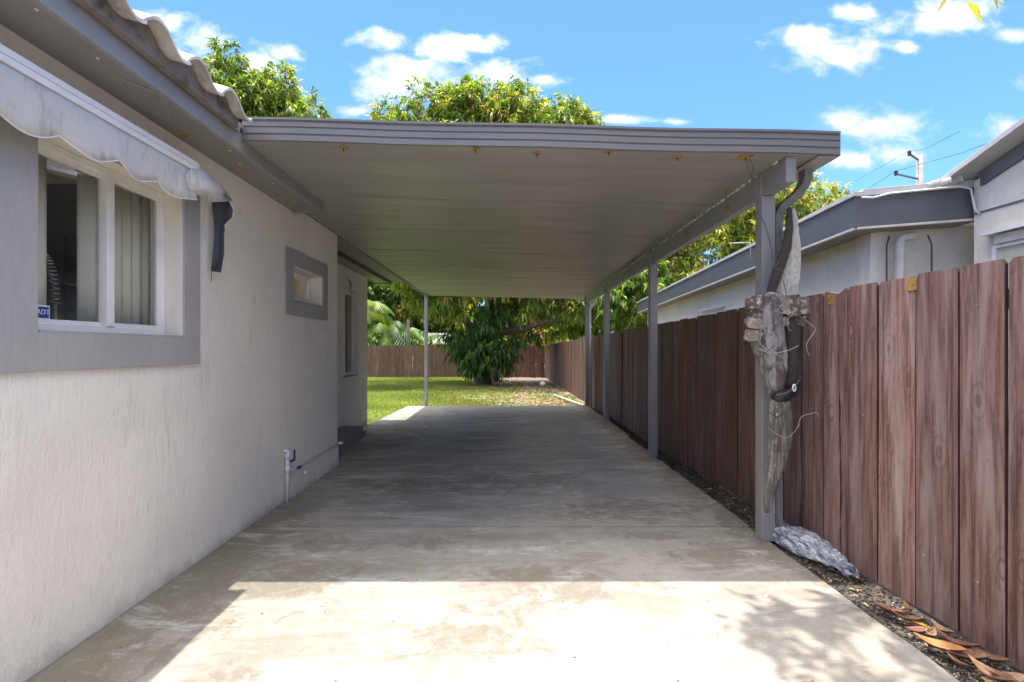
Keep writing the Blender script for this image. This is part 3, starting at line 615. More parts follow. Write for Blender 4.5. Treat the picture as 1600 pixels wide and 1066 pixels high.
# front fascia profile (y, z)
prof = [(.0, -.004), (-.022, -.004), (-.022, .030), (-.014, .034), (-.014, .040), (-.022, .044), (-.022, .078), (-.014, .082), (-.014, .087), (-.022, .091), (-.022, .118), (-.016, .122), (-.016, .126), (-.030, .132), (-.030, .146), (.03, .146), (.03, .076), (0, .076)]
nx = 12; b = MB(); XA, XB = -1.752, 2.222
for i in range(nx + 1):
    x = XA + (XB - XA) * i / nx; sag = .004 * math.sin(i * 1.3)
    for (y, z) in prof: b.v.append((x, YF + y + .025, uz(x) + z + (sag if 0 < i < nx else 0)))
m = len(prof)
for i in range(nx):
    for j in range(m): b.f.append((i*m+j, (i+1)*m+j, (i+1)*m+(j+1) % m, i*m+(j+1) % m))
b.f.append(tuple(range(m))); b.f.append(tuple(nx*m + j for j in range(m))[::-1])
b.build('front_fascia', M['fascia'], cp)
# right side gutter, back fascia
def gut(x0, x1, z0, z1, y0, y1):
    return MB().hexa([(xr(y0)+x0, y0, uz(2.2)+z0), (xr(y0)+x1, y0, uz(2.2)+z0), (xr(y1)+x1, y1, uz(2.2)+z0), (xr(y1)+x0, y1, uz(2.2)+z0),
                      (xr(y0)+x0, y0, uz(2.2)+z1), (xr(y0)+x1, y0, uz(2.2)+z1), (xr(y1)+x1, y1, uz(2.2)+z1), (xr(y1)+x0, y1, uz(2.2)+z1)])
gut(.002, .022, -.006, .142, YF + .026, YB).build('side_gutter', M['fascia'], cp, bevel=.002)
gut(-.13, -.004, -.014, -.003, YF + .03, YB).build('gutter_underside', M['panel'], cp)
MB().hexa([(-2.06, YB+.002, uz(-2.06)-.006), (xr(YB), YB+.002, uz(2.2)-.006), (xr(YB), YB+.02, uz(2.2)-.006), (-2.06, YB+.02, uz(-2.06)-.006), (-2.06, YB+.002, uz(-2.06)+.14), (xr(YB), YB+.002, uz(2.2)+.14), (xr(YB), YB+.02, uz(2.2)+.14), (-2.06, YB+.02, uz(-2.06)+.14)]).build('back_fascia', M['fascia'], cp)
MB().box(-2.085, -2.062, 4.725, YB, uz(-2.06) - .03, uz(-2.06) + .13).build('side_trim', M['trim'], cp)
# screw heads along left edge and ragged caulk
b = MB()
for i in range(60):
    y = 4.8 + i * .13 + random.uniform(-.03, .03); x = -2.03 + random.uniform(-.01, .015); b.box(x-.006, x+.006, y-.01, y+.01, uz(x)-.008, uz(x)+.0)
for i in range(12): x = -1.9 + i * .33; b.box(x-.008, x+.008, YB-.02, YB-.002, uz(x)-.014, uz(x))
tag(b.build('screw', M['white'], cp), kind='stuff')
# beam
def seg(xo0, xo1, z0, z1, y0, y1):
    return MB().hexa([(bx(y0)+xo0, y0, z0), (bx(y0)+xo1, y0, z0), (bx(y1)+xo1, y1, z0), (bx(y1)+xo0, y1, z0), (bx(y0)+xo0, y0, z1), (bx(y0)+xo1, y0, z1), (bx(y1)+xo1, y1, z1), (bx(y1)+xo0, y1, z1)])
BZ = uz(1.95) - .175
seg(-.035, .035, BZ, uz(1.95) - .002, 3.31, 12.55).build('beam', M['trim'], cp, bevel=.003)
b = MB()
b.v = []
for i in range(90):
    y = 3.4 + i * .095; x = bx(y) - .045 + random.uniform(-.004, .004)
    if random.random() < .8: b.box(x - .006, x + .006, y, y + random.uniform(.02, .075), uz(x) - .008 - random.random() * .006, uz(x) + .0)
tag(b.build('caulk', M['reveal'], cp), kind='stuff')
for (y) in (3.62, 6.5, 9.7, 12.2):
    seg(-.05, -.036, BZ - .02, uz(1.95) - .012, y + .0, y + .10).build('bracket', M['trim'], cp, bevel=.002)
for y in (3.6, 6.5, 9.7, 12.2):
    x = bx(y); p = MB().box(x - .05, x + .05, y, y + .10, -.02 if y > 5 else 0, BZ - .002).build('post', M['post'], cp, bevel=.006)
MB().box(-2.04, -1.96, 12.3, 12.38, -.05, uz(-2.0) - .001).build('post', M['galv'], cp, bevel=.005)
b = MB()
for i in range(12): z = .25 + i * .2; b.box(-2.006 + (i % 2) * .02, -1.996 + (i % 2) * .02, 12.296, 12.3, z, z + .012)
tag(b.build('screw', M['white'], cp), kind='stuff')
# rusty washers under the roof
for (px, py) in ((537,230),(743,232),(839,239),(951,236),(1058,245),(1165,245)):
    h = 1.33; y = 3.47 if py < 239 else 3.40
    y = (uz((px - CX) * 3.4 / F) - EYE) * F / (CY - py); x = (px - CX) * y / F; s = .026 if px < 1100 else .04
    zz = uz(x); MB().hexa([(x-s, y-s, zz-.006), (x+s, y-s, zz-.006), (x+s, y+s, zz-.006), (x-s, y+s, zz-.006), (x-s, y-s, zz-.001), (x+s, y-s, zz-.001), (x+s, y+s, zz-.001), (x-s, y+s, zz-.001)]).build('washer', M['rust'], cp, bevel=.001)
    MB().tube([(x, y, zz - .005), (x, y, zz - .03)], .0035, 6).build('screw', M['dark'], cp)
for y in (4.05, 4.85, 5.6, 7.2):
    x = bx(y) - .09; zz = uz(x); MB().box(x-.03, x+.03, y-.03, y+.03, zz-.006, zz-.001).build('washer', M['rust'], cp)
for y in (4.2, 5.2): x = bx(y) - .037; MB().box(x-.003, x, y-.03, y+.03, BZ+.05, BZ+.11).build('washer', M['rust'], cp)
# downspouts
def downspout(y, zb, col):
    dx = bx(y) - bx(3.6); o = MB()
    key = [(2.155, -.14, 2.71), (2.16, -.13, 2.64), (2.155, -.11, 2.595), (2.125, -.08, 2.545), (2.085, -.04, 2.50), (2.05, -.02, 2.465), (2.03, 0, 2.42), (2.025, 0, 2.36), (2.025, 0, zb)]
    path = [Vector((x + dx, y + a, z)) for x, a, z in key]; o.rtube(path, .056, .08)
    ds = o.build('downspout', col, cp, bevel=.008)
    r = MB()
    for i in range(26):   # pleats of the two elbows
        t = i / 25; f = t * 7 * .999; k = int(f); q = path[k].lerp(path[k+1], f - k); tn = (path[k+1] - path[k]).normalized()
        r.rtube([q - tn * .003, q + tn * .003], .06, .086)
    rr = r.build('elbow_pleat', col, None); rr.parent = ds; rr.matrix_parent_inverse = Matrix.Identity(4)
    r = MB()
    for k in (-1, 0, 1): r.box(2.025 + dx + k * .018 - .003, 2.025 + dx + k * .018 + .003, y - .0435, y - .040, zb + .02, 2.3)
    rr = r.build('pressed_rib', col, None); rr.parent = ds; rr.matrix_parent_inverse = Matrix.Identity(4)
downspout(3.66, .10, M['spout']); downspout(12.42, .0, M['whitepipe'])

# ================================================================== dried palm bundle tied to the post
bd = empty('palm_sheath_bundle', (2.0, 3.5, 1.2)); tag(bd, 'dried palm sheaths, bark slab and wooden blocks wired to the nearest carport post', 'plant debris')
def loft(name, rows, mat, Y, thick=.04, n=12, wob=.05, sub=1):
    """rows: (px_left, px_right, py)"""
    b = MB(); 
    for i, (l, r, y) in enumerate(rows):
        a = P(l, y, Y); c = P(r, y, Y); ctr = (a + c) / 2; hw = (c.x - a.x) / 2
        for k in range(n):
            t = 2 * math.pi * k / n; w = 1 + random.uniform(-wob, wob)
            b.v.append((ctr.x + hw * math.cos(t) * w, ctr.y + min(thick, hw) * math.sin(t) * w, ctr.z + random.uniform(-wob, wob) * .03))
    m = len(rows)
    for i in range(m-1):
        for k in range(n): b.f.append((i*n+k, i*n+(k+1) % n, (i+1)*n+(k+1) % n, (i+1)*n+k))
    b.f.append(tuple(range(n))); b.f.append(tuple((m-1)*n + k for k in range(n))[::-1])
    o = b.build(name, mat, bd, smooth=True, sub=3)
    tx = bpy.data.textures.new('lumps', 'CLOUDS'); tx.noise_scale = .035; tx.noise_depth = 3
    dm = o.modifiers.new('lumps', 'DISPLACE'); dm.texture = tx; dm.texture_coords = 'LOCAL'; dm.strength = .013; dm.mid_level = .5
    return o
loft('upper_sheath', [(1238,1243,325),(1232,1246,345),(1226,1249,370),(1222,1252,400),(1217,1251,425),(1212,1249,445),(1206,1246,470),(1200,1240,500),(1198,1234,540)], M['woven'], 3.50, .035)
loft('dark_stem', [(1229,1238,322),(1228,1239,350),(1224,1238,380),(1214,1233,402),(1208,1226,420),(1202,1218,440),(1196,1210,462),(1192,1204,480)], M['fibre'], 3.44, .03)
loft('bark_slab', [(1192,1216,456),(1190,1222,470),(1190,1223,490),(1189,1226,515),(1190,1230,545),(1195,1231,570),(1199,1228,595),(1206,1224,615)], M['slab'], 3.38, .04)
loft('dark_slab', [(1222,1250,466),(1222,1252,490),(1224,1250,515),(1226,1247,550),(1225,1246,585),(1218,1245,610)], M['fibre'], 3.43, .05)
loft('side_stem', [(1170,1188,528),(1175,1192,545),(1182,1198,565),(1190,1204,590),(1197,1210,618)], M['sheath'], 3.40, .03)
loft('lower_sheath', [(1201,1236,620),(1201,1238,640),(1201,1239,670),(1200,1237,695),(1199,1230,720),(1198,1220,745),(1195,1212,765),(1193,1207,785),(1193,1203,803)], M['sheath'], 3.42, .04)
b = MB(); b.tube([P(1214, 624, 3.375), P(1214, 660, 3.37), P(1213, 700, 3.37), P(1210, 735, 3.375), P(1208, 765, 3.38)], [.006, .007, .006, .005, .003], 6); b.build('pale_rib', M['block'], bd, smooth=True)
def block(x0, x1, y0, y1, Y, d=.07):
    b = MB(); ps = []
    for yy in (Y, Y + d):
        for (x, y) in ((x0, y1), (x1, y1), (x1, y0), (x0, y0)):
            q = P(x, y, Y); ps.append((q.x + random.uniform(-.011, .011), yy + random.uniform(-.012, .012), q.z + random.uniform(-.013, .013)))
    b.poly(ps, [(0,1,2,3),(7,6,5,4),(0,4,5,1),(1,5,6,2),(2,6,7,3),(3,7,4,0)])
    o = b.build('wood_block', M['block'], bd, bevel=.006); return o
for q in ((1170,1193,464,483,3.36),(1178,1202,461,480,3.42),(1175,1192,484,495,3.38),(1170,1190,496,512,3.37),(1170,1187,515,532,3.36),(1222,1236,461,492,3.37),(1236,1250,462,494,3.36),(1249,1267,463,490,3.37),(1222,1232,496,510,3.37),(1245,1260,494,510,3.38)): block(*q)
# black sling with a ringed eyelet
b = MB(); b.tube([P(1205, 618, 3.35), P(1214, 622, 3.32), P(1228, 621, 3.31), P(1240, 613, 3.33), P(1250, 598, 3.36), P(1253, 592, 3.4)], [.012, .03, .036, .036, .026, .015], 12, flat=.5); b.build('black_sling', M['black'], bd, smooth=True)
b = MB(); c = P(1241, 606, 3.285); pts = [(c.x + .012 * math.cos(t * math.pi / 8), c.y + .004 * math.cos(t * math.pi / 8), c.z + .022 * math.sin(t * math.pi / 8)) for t in range(17)]; b.tube(pts, .004, 6).build('eyelet', M['offwhite'], bd, smooth=True)
def wire(pl, Y, r=.0022, mat='wire', name='binding_wire'):
    pts = [P(q[0], q[1], (q[2] if len(q) > 2 else Y)) for q in pl]; out = []
    for i in range(len(pts) - 1):
        p0 = pts[max(i-1, 0)]; p1 = pts[i]; p2 = pts[i+1]; p3 = pts[min(i+2, len(pts)-1)]
        for j in range(6):
            t = j / 6; out.append(.5 * ((2*p1) + (p2-p0)*t + (2*p0-5*p1+4*p2-p3)*t*t + (3*p1-p0-3*p2+p3)*t*t*t))
    out.append(pts[-1]); MB().tube(out, r, 5).build(name, M[mat], bd, smooth=True)
wire([(1166,255),(1172,250),(1176,262),(1174,280),(1180,300),(1190,340),(1200,370),(1208,400),(1212,420)], 3.38)
wire([(1168,256),(1170,268),(1178,282),(1184,310),(1188,335),(1196,352),(1204,380),(1206,408)], 3.36)
wire([(1207,402),(1216,410),(1210,418),(1224,424),(1222,432),(1228,455),(1230,466)], 3.34, .003)
wire([(1176,551),(1186,558),(1198,550),(1210,540)], 3.32, .003, 'dark')
wire([(1199,641),(1206,648),(1216,651),(1226,645)], 3.34, .003, 'dark')
wire([(1258,500),(1268,508),(1274,516),(1266,528),(1260,540),(1264,556)], 3.38, .0022, 'wirelight')
wire([(1176,470),(1178,462),(1190,458),(1204,462),(1207,476)], 3.33)
wire([(1246,668),(1252,652),(1266,647),(1276,645),(1278,652)], 3.38, .002, 'wirelight')
wire([(1200,668),(1210,676),(1228,684),(1240,676),(1250,662)], 3.33, .0015, 'wirelight')

for q in range(9):
    cx0 = random.uniform(1178, 1240); cy0 = random.uniform(455, 520); pl = [(cx0, cy0)]
    for k in range(5): pl.append((pl[-1][0] + random.uniform(-16, 18), pl[-1][1] + random.uniform(-10, 16)))
    wire(pl, random.uniform(3.28, 3.34), random.choice((.0015, .002)), random.choice(('dark', 'wire', 'wirelight')))
wire([(1186,545),(1205,552),(1230,548),(1248,540)], 3.31, .002, 'wirelight'); wire([(1198,700),(1215,706),(1236,700)], 3.35, .0016, 'wire'); wire([(1200,735),(1212,742),(1228,734)], 3.36, .0016, 'wire')
# drain hose and plastic bag
b = MB(); hp = [Vector(q) for q in ((2.075, 3.8, .16), (2.085, 3.74, .09), (2.11, 3.66, .06), (2.14, 3.58, .05), (2.15, 3.50, .05))]; pts = []; rad = []
for i in range(49):
    f = i / 48 * 3.999; k = int(f); pts.append(hp[k].lerp(hp[k+1], f - k)); rad.append(.036 + (.006 if i % 2 else -.002))
tag(b.tube(pts, rad, 12).build('drain_hose', M['spout'], None), 'grey corrugated drain hose running from the downspout foot into a plastic bag', 'hose')
# bag: crumpled sheet blown over the hose end
b = MB(); nU, nV = 46, 26; rr = random.Random(5)
ph = [(rr.uniform(5, 22), rr.uniform(5, 22), rr.uniform(0, 6), rr.uniform(.006, .018)) for _ in range(9)]
for i in range(nU + 1):
    t = i / nU; cx_, cy_ = 2.045 + .06 * t + .05 * math.sin(t * 2.5), 3.72 - .70 * t
    w = (.05 + .11 * math.sin(min(1, t * 1.15) * math.pi) ** .6 * (1 - .45 * t)) ; h = (.045 + .065 * math.sin(min(1, t * 1.4) * math.pi) * (1 - .5 * t))
    for j in range(nV):
        a = 2 * math.pi * j / nV; n = sum(am * math.sin(f1 * t + k * math.sin(a) + p) * math.cos(f2 * .3 * a + p) for (f1, f2, p, am), k in zip(ph, range(1, 10)))
        n = abs(n) * .9
        b.v.append((cx_ + (w - n) * math.cos(a), cy_ + .02 * math.sin(3 * a), max(.006 if cx_ + w * math.cos(a) < 1.96 else -.01, .045 + (h - n) * math.sin(a))))
for i in range(nU):
    for j in range(nV): b.f.append((i*nV+j, i*nV+(j+1) % nV, (i+1)*nV+(j+1) % nV, (i+1)*nV+j))
tag(b.build('plastic_bag', M['plastic'], None), 'crumpled clear plastic bag lying at the foot of the fence beside the nearest post', 'bag')

# ================================================================== fences
FX = 2.27
def fz(y): return .022 - .0086 * y
def board_mesh(w, h, th=.018, ear=.022):
    b = MB(); prof = [(0, 0), (w, 0), (w, h - ear), (w - ear * .8, h), (ear * .8, h), (0, h - ear)]
    return b.prism([(0, y, z) for y, z in prof], (th, 0, 0))
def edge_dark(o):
    o.data.materials.append(M['board_edge'])  # narrow side faces coloured darker than the fronts
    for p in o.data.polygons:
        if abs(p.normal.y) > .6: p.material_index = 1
fr_ = empty('wooden_fence', (FX, 12, 0)); tag(fr_, 'long brown stained dog ear board fence along the right of the drive', 'fence')
edges = [28.0]; known = [3.50, 3.246, 2.989, 2.713, 2.453, 2.223]
ye = 3.50; ups = [3.50]
while ye < 28.0:
    ye += random.choice((.245, .255, .262, .27, .285)); ups.append(ye)
dn = known[1:]; yy = 2.223
while yy > -3.0: yy -= .262; dn.append(yy)
cells = list(zip(ups[1:], ups[:-1])) + list(zip([3.50] + dn[:-1], dn))
meshes = {}
for (y1, y0) in cells:
    w = round(y1 - y0 - (.011 if y0 < 5 else .010), 3)
    if abs(y0 - 3.246) < .002:
        # the split board: two halves with a ragged crack between them
        zs = np.linspace(0, 1.80, 30); crack = [.165 + .012 * math.sin(z * 3) + random.uniform(-.004, .004) for z in zs]; gap = [max(.0015, .007 * math.sin(z * 1.9 + .2) + random.uniform(-.004, .005)) if z < 1.5 else .001 for z in zs]
        for side in (0, 1):
            # board grows toward larger y; crack measured from y1
            if side == 0: poly = [(w, 0)] + [(w, 1.81), (w - .018, 1.83)] + [(w - c + g_, z) for c, g_, z in list(zip(crack, gap, zs))[::-1]]
            else: poly = [(0, 0)] + [(w - c - g_, z) for c, g_, z in zip(crack, gap, zs)] + [(.018, 1.83), (0, 1.81)]
            b = MB(); b.prism([(0, y, z) for y, z in poly], (.018, 0, 0)); o = b.build('board', M['board'], fr_); edge_dark(o)
            o.matrix_parent_inverse = Matrix.Translation(fr_.location).inverted(); o.location = (FX, y0 + .0035, fz(y0)); o['label'] = 'split fence board with a dark ragged crack'
        continue
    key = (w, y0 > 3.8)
    if key not in meshes: meshes[key] = board_mesh(w, 1.83).build('board', M['board_shaded_brown' if key[1] else 'board'], fr_); o = meshes[key]; edge_dark(o)
    else: o = meshes[key].copy(); COL.objects.link(o)
    o.parent = fr_; o.matrix_parent_inverse = Matrix.Translation(fr_.location).inverted()
    ym = (y0 + y1) / 2; far = 1 if y0 > 5 else .5
    o.location = (FX + random.uniform(-.004, .005) * far, y0 + .0035, fz(ym) + random.uniform(-.012, .01) * far); o.rotation_euler = (random.uniform(-.004, .004) * far, random.uniform(-.006, .006) * far, random.uniform(-.012, .012) * far)
bb0 = None  # boards added behind the joints to make the gaps look dark
for (y1, y0) in cells[:60] + cells[-20:]:
    if bb0 is None: bb0 = MB().prism([(0, 0, 0), (0, .14, 0), (0, .14, 1.74), (0, 0, 1.74)], (.015, 0, 0)).build('added_back_board', M['board_edge'], fr_); o = bb0
    else: o = bb0.copy(); COL.objects.link(o)
    o.parent = fr_; o.matrix_parent_inverse = Matrix.Translation(fr_.location).inverted(); o.location = (FX + .072, y0 - .02, fz(y0) + .02)
for z in (.3, 1.0, 1.6):
    MB().hexa([(FX+.03, -3, fz(-3)+z), (FX+.07, -3, fz(-3)+z), (FX+.07, 28, fz(28)+z), (FX+.03, 28, fz(28)+z), (FX+.03, -3, fz(-3)+z+.09), (FX+.07, -3, fz(-3)+z+.09), (FX+.07, 28, fz(28)+z+.09), (FX+.03, 28, fz(28)+z+.09)]).build('rail', M['board'], fr_)
yy = -2.9
while yy < 28: MB().box(FX + .09, FX + .18, yy, yy + .09, fz(yy) - .05, fz(yy) + 1.75).build('fence_post', M['board'], fr_); yy += 2.4
MB().box(FX - .05, FX - .003, 12.95, 13.04, fz(13) - .03, fz(13) + 1.84).build('fence_post', M['fpost'], fr_); MB().box(FX - .03, FX - .003, 13.04, 13.3, fz(13), fz(13) + 1.7).build('dark_gap_strip', M['dark'], fr_)  # darkness of the fence gap put in as a solid dark strip
b = MB()
for (y, z) in ((2.9, .98), (2.62, .96), (2.4, .92), (2.3, .9), (3.1, 1.0), (2.85, 1.62), (2.58, 1.0), (3.4, .95), (2.35, 1.63), (4.0, .98), (2.05, .9), (2.65, .3), (2.35, .3), (2.9, .32)):
    b.tube([(FX - .0045, y, z), (FX - .001, y, z)], .006, 8)
tag(b.build('screw', paint('zinc_screw', (.45, .47, .5), .35, .1, 9, 0, metal=.7), fr_), kind='stuff')
for (y, z, c) in ((2.735, 1.775, 'rust'), (3.42, 1.76, 'rust')): MB().box(FX - .006, FX - .001, y - .035, y + .03, z - .03, z + .04).build('rusty_plate', M[c], fr_)
bk = empty('wooden_fence', (-3, 28, 0)); tag(bk, 'brown board fence closing the far end of the lawn behind the mango tree', 'fence')
mesh0 = None; x = 2.25; 
while x > -15.5:
    w = .245
    if mesh0 is None:
        b = MB(); prof = [(0, 0), (w, 0), (w, 1.81), (w-.018, 1.83), (.018, 1.83), (0, 1.81)]; mesh0 = b.prism([(a, 0, z) for a, z in prof], (0, .018, 0)).build('board', M['board_shaded_brown'], bk); o = mesh0
    else: o = mesh0.copy(); COL.objects.link(o)
    o.parent = bk; o.matrix_parent_inverse = Matrix.Translation(bk.location).inverted(); x -= .252
    o.location = (x, 28 + random.uniform(-.006, .006), -.222 + random.uniform(-.02, .02)); o.rotation_euler = (0, random.uniform(-.008, .008), random.uniform(-.02, .02))
for z in (.1, .8, 1.4): MB().box(-15.5, 2.25, 28.03, 28.07, -.22 + z, -.22 + z + .09).build('rail', M['board'], bk)

# ================================================================== neighbour house
nb = empty('neighbour_house', (6, 8, 0)); tag(nb, 'white neighbouring house with dark grey fascia beyond the right fence', 'house')
A = Vector((3.57, 5.0)); d1 = Vector((.08, 1)).normalized(); d2 = Vector((1, -.08)).normalized()
def q2(a, c): p = A + d1 * a + d2 * c; return p.x, p.y
ZT = EYE + 1.55; L1 = 11.8
def strip(a0, a1, c0, c1, z0, z1, name, mat, dz=0.0, zr=0.0, bevel=.003):
    pts = [q2(a0, c0), q2(a0, c1), q2(a1, c1), q2(a1, c0)]
    rise = [0, zr, zr, 0]
    return MB().hexa([(p[0], p[1], z0 + r) for p, r in zip(pts, rise)] + [(p[0], p[1], z1 + r) for p, r in zip(pts, rise)]).build(name, mat, nb, bevel=bevel)
strip(.03, L1, 0, .03, ZT - .31, ZT, 'fascia', M['nfascia']); strip(0, .028, 0, 1.16, ZT - .31, ZT, 'fascia', M['nfascia'], zr=.07)
strip(-.03, L1 + .03, -.03, .06, ZT + .002, ZT + .045, 'roof_edge', M['nroof']); strip(-.03, .05, .062, 1.16, ZT + .002, ZT + .07, 'roof_edge', M['nroof'], zr=.07)
strip(.05, L1, .06, 3.2, ZT + .03, ZT + .06, 'flat_roof', M['nroof'], zr=.12)
strip(.02, L1, -.012, .02, ZT - .335, ZT - .312, 'soffit_trim', M['cream']); strip(-.012, .018, .02, 1.16, ZT - .335, ZT - .312, 'soffit_trim', M['cream'], zr=.07)
strip(.03, L1, .03, .36, ZT - .315, ZT - .295, 'soffit', M['soffit']); strip(.03, .3, .36, 1.2, ZT - .31, ZT - .29, 'soffit', M['soffit'], zr=.05)
strip(.30, L1 - .1, .34, .5, -.3, ZT - .296, 'wall', M['nwall'], bevel=0); strip(.28, .42, .501, 2.2, -.3, ZT - .25, 'wall', M['nwall'], bevel=0); strip(.24, .44, .30, .50, -.3, ZT - .297, 'pilaster', M['nwall'], bevel=.01)
strip(L1 - .1, L1, .34, 4, -.3, ZT - .3, 'wall', M['nwall'])
# gable end wall of the main part, parallel to the drive
XG = 4.66; YG = 4.87
def rk(y): return EYE + 1.66 + (YG - y) * .31
b = MB(); poly = [(YG, -.2), (YG, rk(YG)), (1.2, rk(1.2)), (-2.6, rk(1.2) - 1.2), (-2.6, -.2)]; b.prism([(XG, y, z) for y, z in poly], (.2, 0, 0)); b.build('wall', M['nwall'], nb)
def rake(x0, x1, y0, y1, zo0, zo1, name, mat):
    return MB().hexa([(x0, y0, rk(y0)+zo0), (x1, y0, rk(y0)+zo0), (x1, y1, rk(y1)+zo0), (x0, y1, rk(y1)+zo0), (x0, y0, rk(y0)+zo1), (x1, y0, rk(y0)+zo1), (x1, y1, rk(y1)+zo1), (x0, y1, rk(y1)+zo1)]).build(name, mat, nb, bevel=.003)
rake(XG - .03, XG - .002, 1.2, 4.78, -.10, .04, 'rake_board', M['nfascia']); rake(XG - .25, XG + 5, 1.2, 5.05, .045, .10, 'roof', M['nroof'])
MB().hexa([(XG-.25,-3,rk(1.2)-1.3+.045),(XG+5,-3,rk(1.2)-1.3+.045),(XG+5,1.2,rk(1.2)+.045),(XG-.25,1.2,rk(1.2)+.045),(XG-.25,-3,rk(1.2)-1.3+.1),(XG+5,-3,rk(1.2)-1.3+.1),(XG+5,1.2,rk(1.2)+.1),(XG-.25,1.2,rk(1.2)+.1)]).build('roof', M['nroof'], nb)
MB().box(XG + .2, XG + 5, -2.6, YG, -.2, 2.6).build('wall', M['nwall'], nb)
MB().box(XG - .012, XG - .001, -2.6, YG, EYE + 1.33, EYE + 1.345).build('wall_band', M['nfascia'], nb)
def rt(n_, pts, r, mat): return MB().tube(pts, r, 10).build(n_, M[mat], nb, smooth=True)
wz = q2(.28, 0); 
wy = 5.1
rt('wall_pipe', [(4.10, wy, -.2), (4.10, wy, 2.50), (4.11, wy, 2.56), (4.16, wy, 2.585), (4.26, wy, 2.60)], .045, 'cream')
rt('cable', [(4.0, 5.14, 1.4), (4.0, 5.14, 2.5), (4.02, 5.13, 2.6)], .008, 'wire'); rt('cable', [(4.42, 5.08, 1.4), (4.42, 5.08, 2.5), (4.38, 5.08, 2.6)], .008, 'wire')
rt('cable', [(3.6, 4.95, ZT - .02), (3.70, 4.93, ZT - .03), (3.86, 4.92, ZT + .01), (4.5, 4.86, ZT + .06), (4.6, 4.84, ZT + .03), (4.62, 4.82, ZT - .18), (4.66, 4.80, EYE + 1.31)], .010, 'whitepipe')
rt('cable', [(3.3, 7.2, EYE + 1.55), (3.62 - .02, 7.2, EYE + 1.56), (3.6, 7.2, EYE + 1.3)], .008, 'cream')
# windows of the neighbour
def nwin(x, y0, y1, z0, z1, n):
    b = MB(); t = .03; xx = x - .03
    b.box(xx, x, y0, y0+t, z0, z1); b.box(xx, x, y1-t, y1, z0, z1); b.box(xx, x, y0+t, y1-t, z0, z0+t); b.box(xx, x, y0+t, y1-t, z1-t, z1); w = b.build('window', M['white'], nb)
    b = MB()
    for i in range(n):
        z = z0 + t + (z1 - z0 - 2*t) * (i + .5) / n; h = (z1-z0-2*t)/n*.5
        b.hexa([(x-.022,y0+t,z-h),(x-.018,y0+t,z-h),(x-.018,y1-t,z-h),(x-.022,y1-t,z-h),(x-.006,y0+t,z+h*.9),(x-.002,y0+t,z+h*.9),(x-.002,y1-t,z+h*.9),(x-.006,y1-t,z+h*.9)])
    o = b.build('louvre', M['glass'] if n < 5 else M['white'], None); o.parent = w
    return w
w1 = nwin(XG, 3.0, 4.66, 1.3, EYE + .98, 3); MB().box(XG-.10, XG-.002, 2.9, 4.72, EYE+1.08, EYE+1.12).build('window_hood', M['white'], nb); MB().box(XG-.05, XG-.002, 2.95, 4.62, EYE+.985, EYE+1.07).build('hood_box', M['cream'], nb)
xs_, ys_ = q2(4.6, .34); w2 = nwin(xs_ + .02, ys_, ys_ + 1.1, 1.2, EYE + .80, 8); MB().box(xs_-.08, xs_-.012, ys_-.06, ys_+1.16, EYE+.82, EYE+.84).build('window_hood', M['white'], nb)
for w in (w1, w2): w.matrix_parent_inverse = Matrix.Translation(nb.location).inverted()
# broken tiles at valley
b = MB()
for i in range(3): b.tube([(4.22 + i * .11, 4.98, ZT + .08 + .01 * i), (4.30 + i * .11, 4.84, ZT + .10 + .02 * i)], .032, 8, flat=.45)
b.build('valley_tile', M['tile'], nb)

# ================================================================== utility pole and wires
up = empty('utility_pole', (13.5, 16, 0)); tag(up, 'concrete utility pole with two small arms rising behind the neighbouring roof', 'utility pole')
Yp = 16.0; top = P(1437, 243, Yp); MB().tube([(top.x, Yp, -.2), tuple(top)], [.17, .085], 12).build('pole_shaft', M['pole'], up, smooth=True)
a1, a2 = P(1421, 241, Yp - .3), P(1400, 272, Yp - .3); MB().tube([P(1435, 250, Yp), a1], .035, 6).build('arm', M['nfascia'], up); MB().tube([P(1435, 280, Yp), a2], .035, 6).build('arm', M['nfascia'], up)
for a in (a1, a2): MB().tube([a - Vector((0, 0, .05)), a + Vector((0, 0, .1))], .05, 8).build('insulator', M['dark'], up)
tag(MB().tube([a1 + Vector((-3.2, 2.5, -1.8)), a1 + Vector((0, 0, .1)), P(1446, 233, Yp - 1), P(1500, 205, 9)], .007, 5).build('power_line', M['wire'], None), 'thin power line through the upper arm of the pole', 'power line')
tag(MB().tube([P(1330, 312, 22), a2 + Vector((0, 0, .1)), P(1500, 240, 12), P(1575, 212, 9), P(1700, 150, 6)], .008, 5).build('power_line', M['wire'], None), 'thin power line through the lower arm of the pole towards the gable', 'power line')

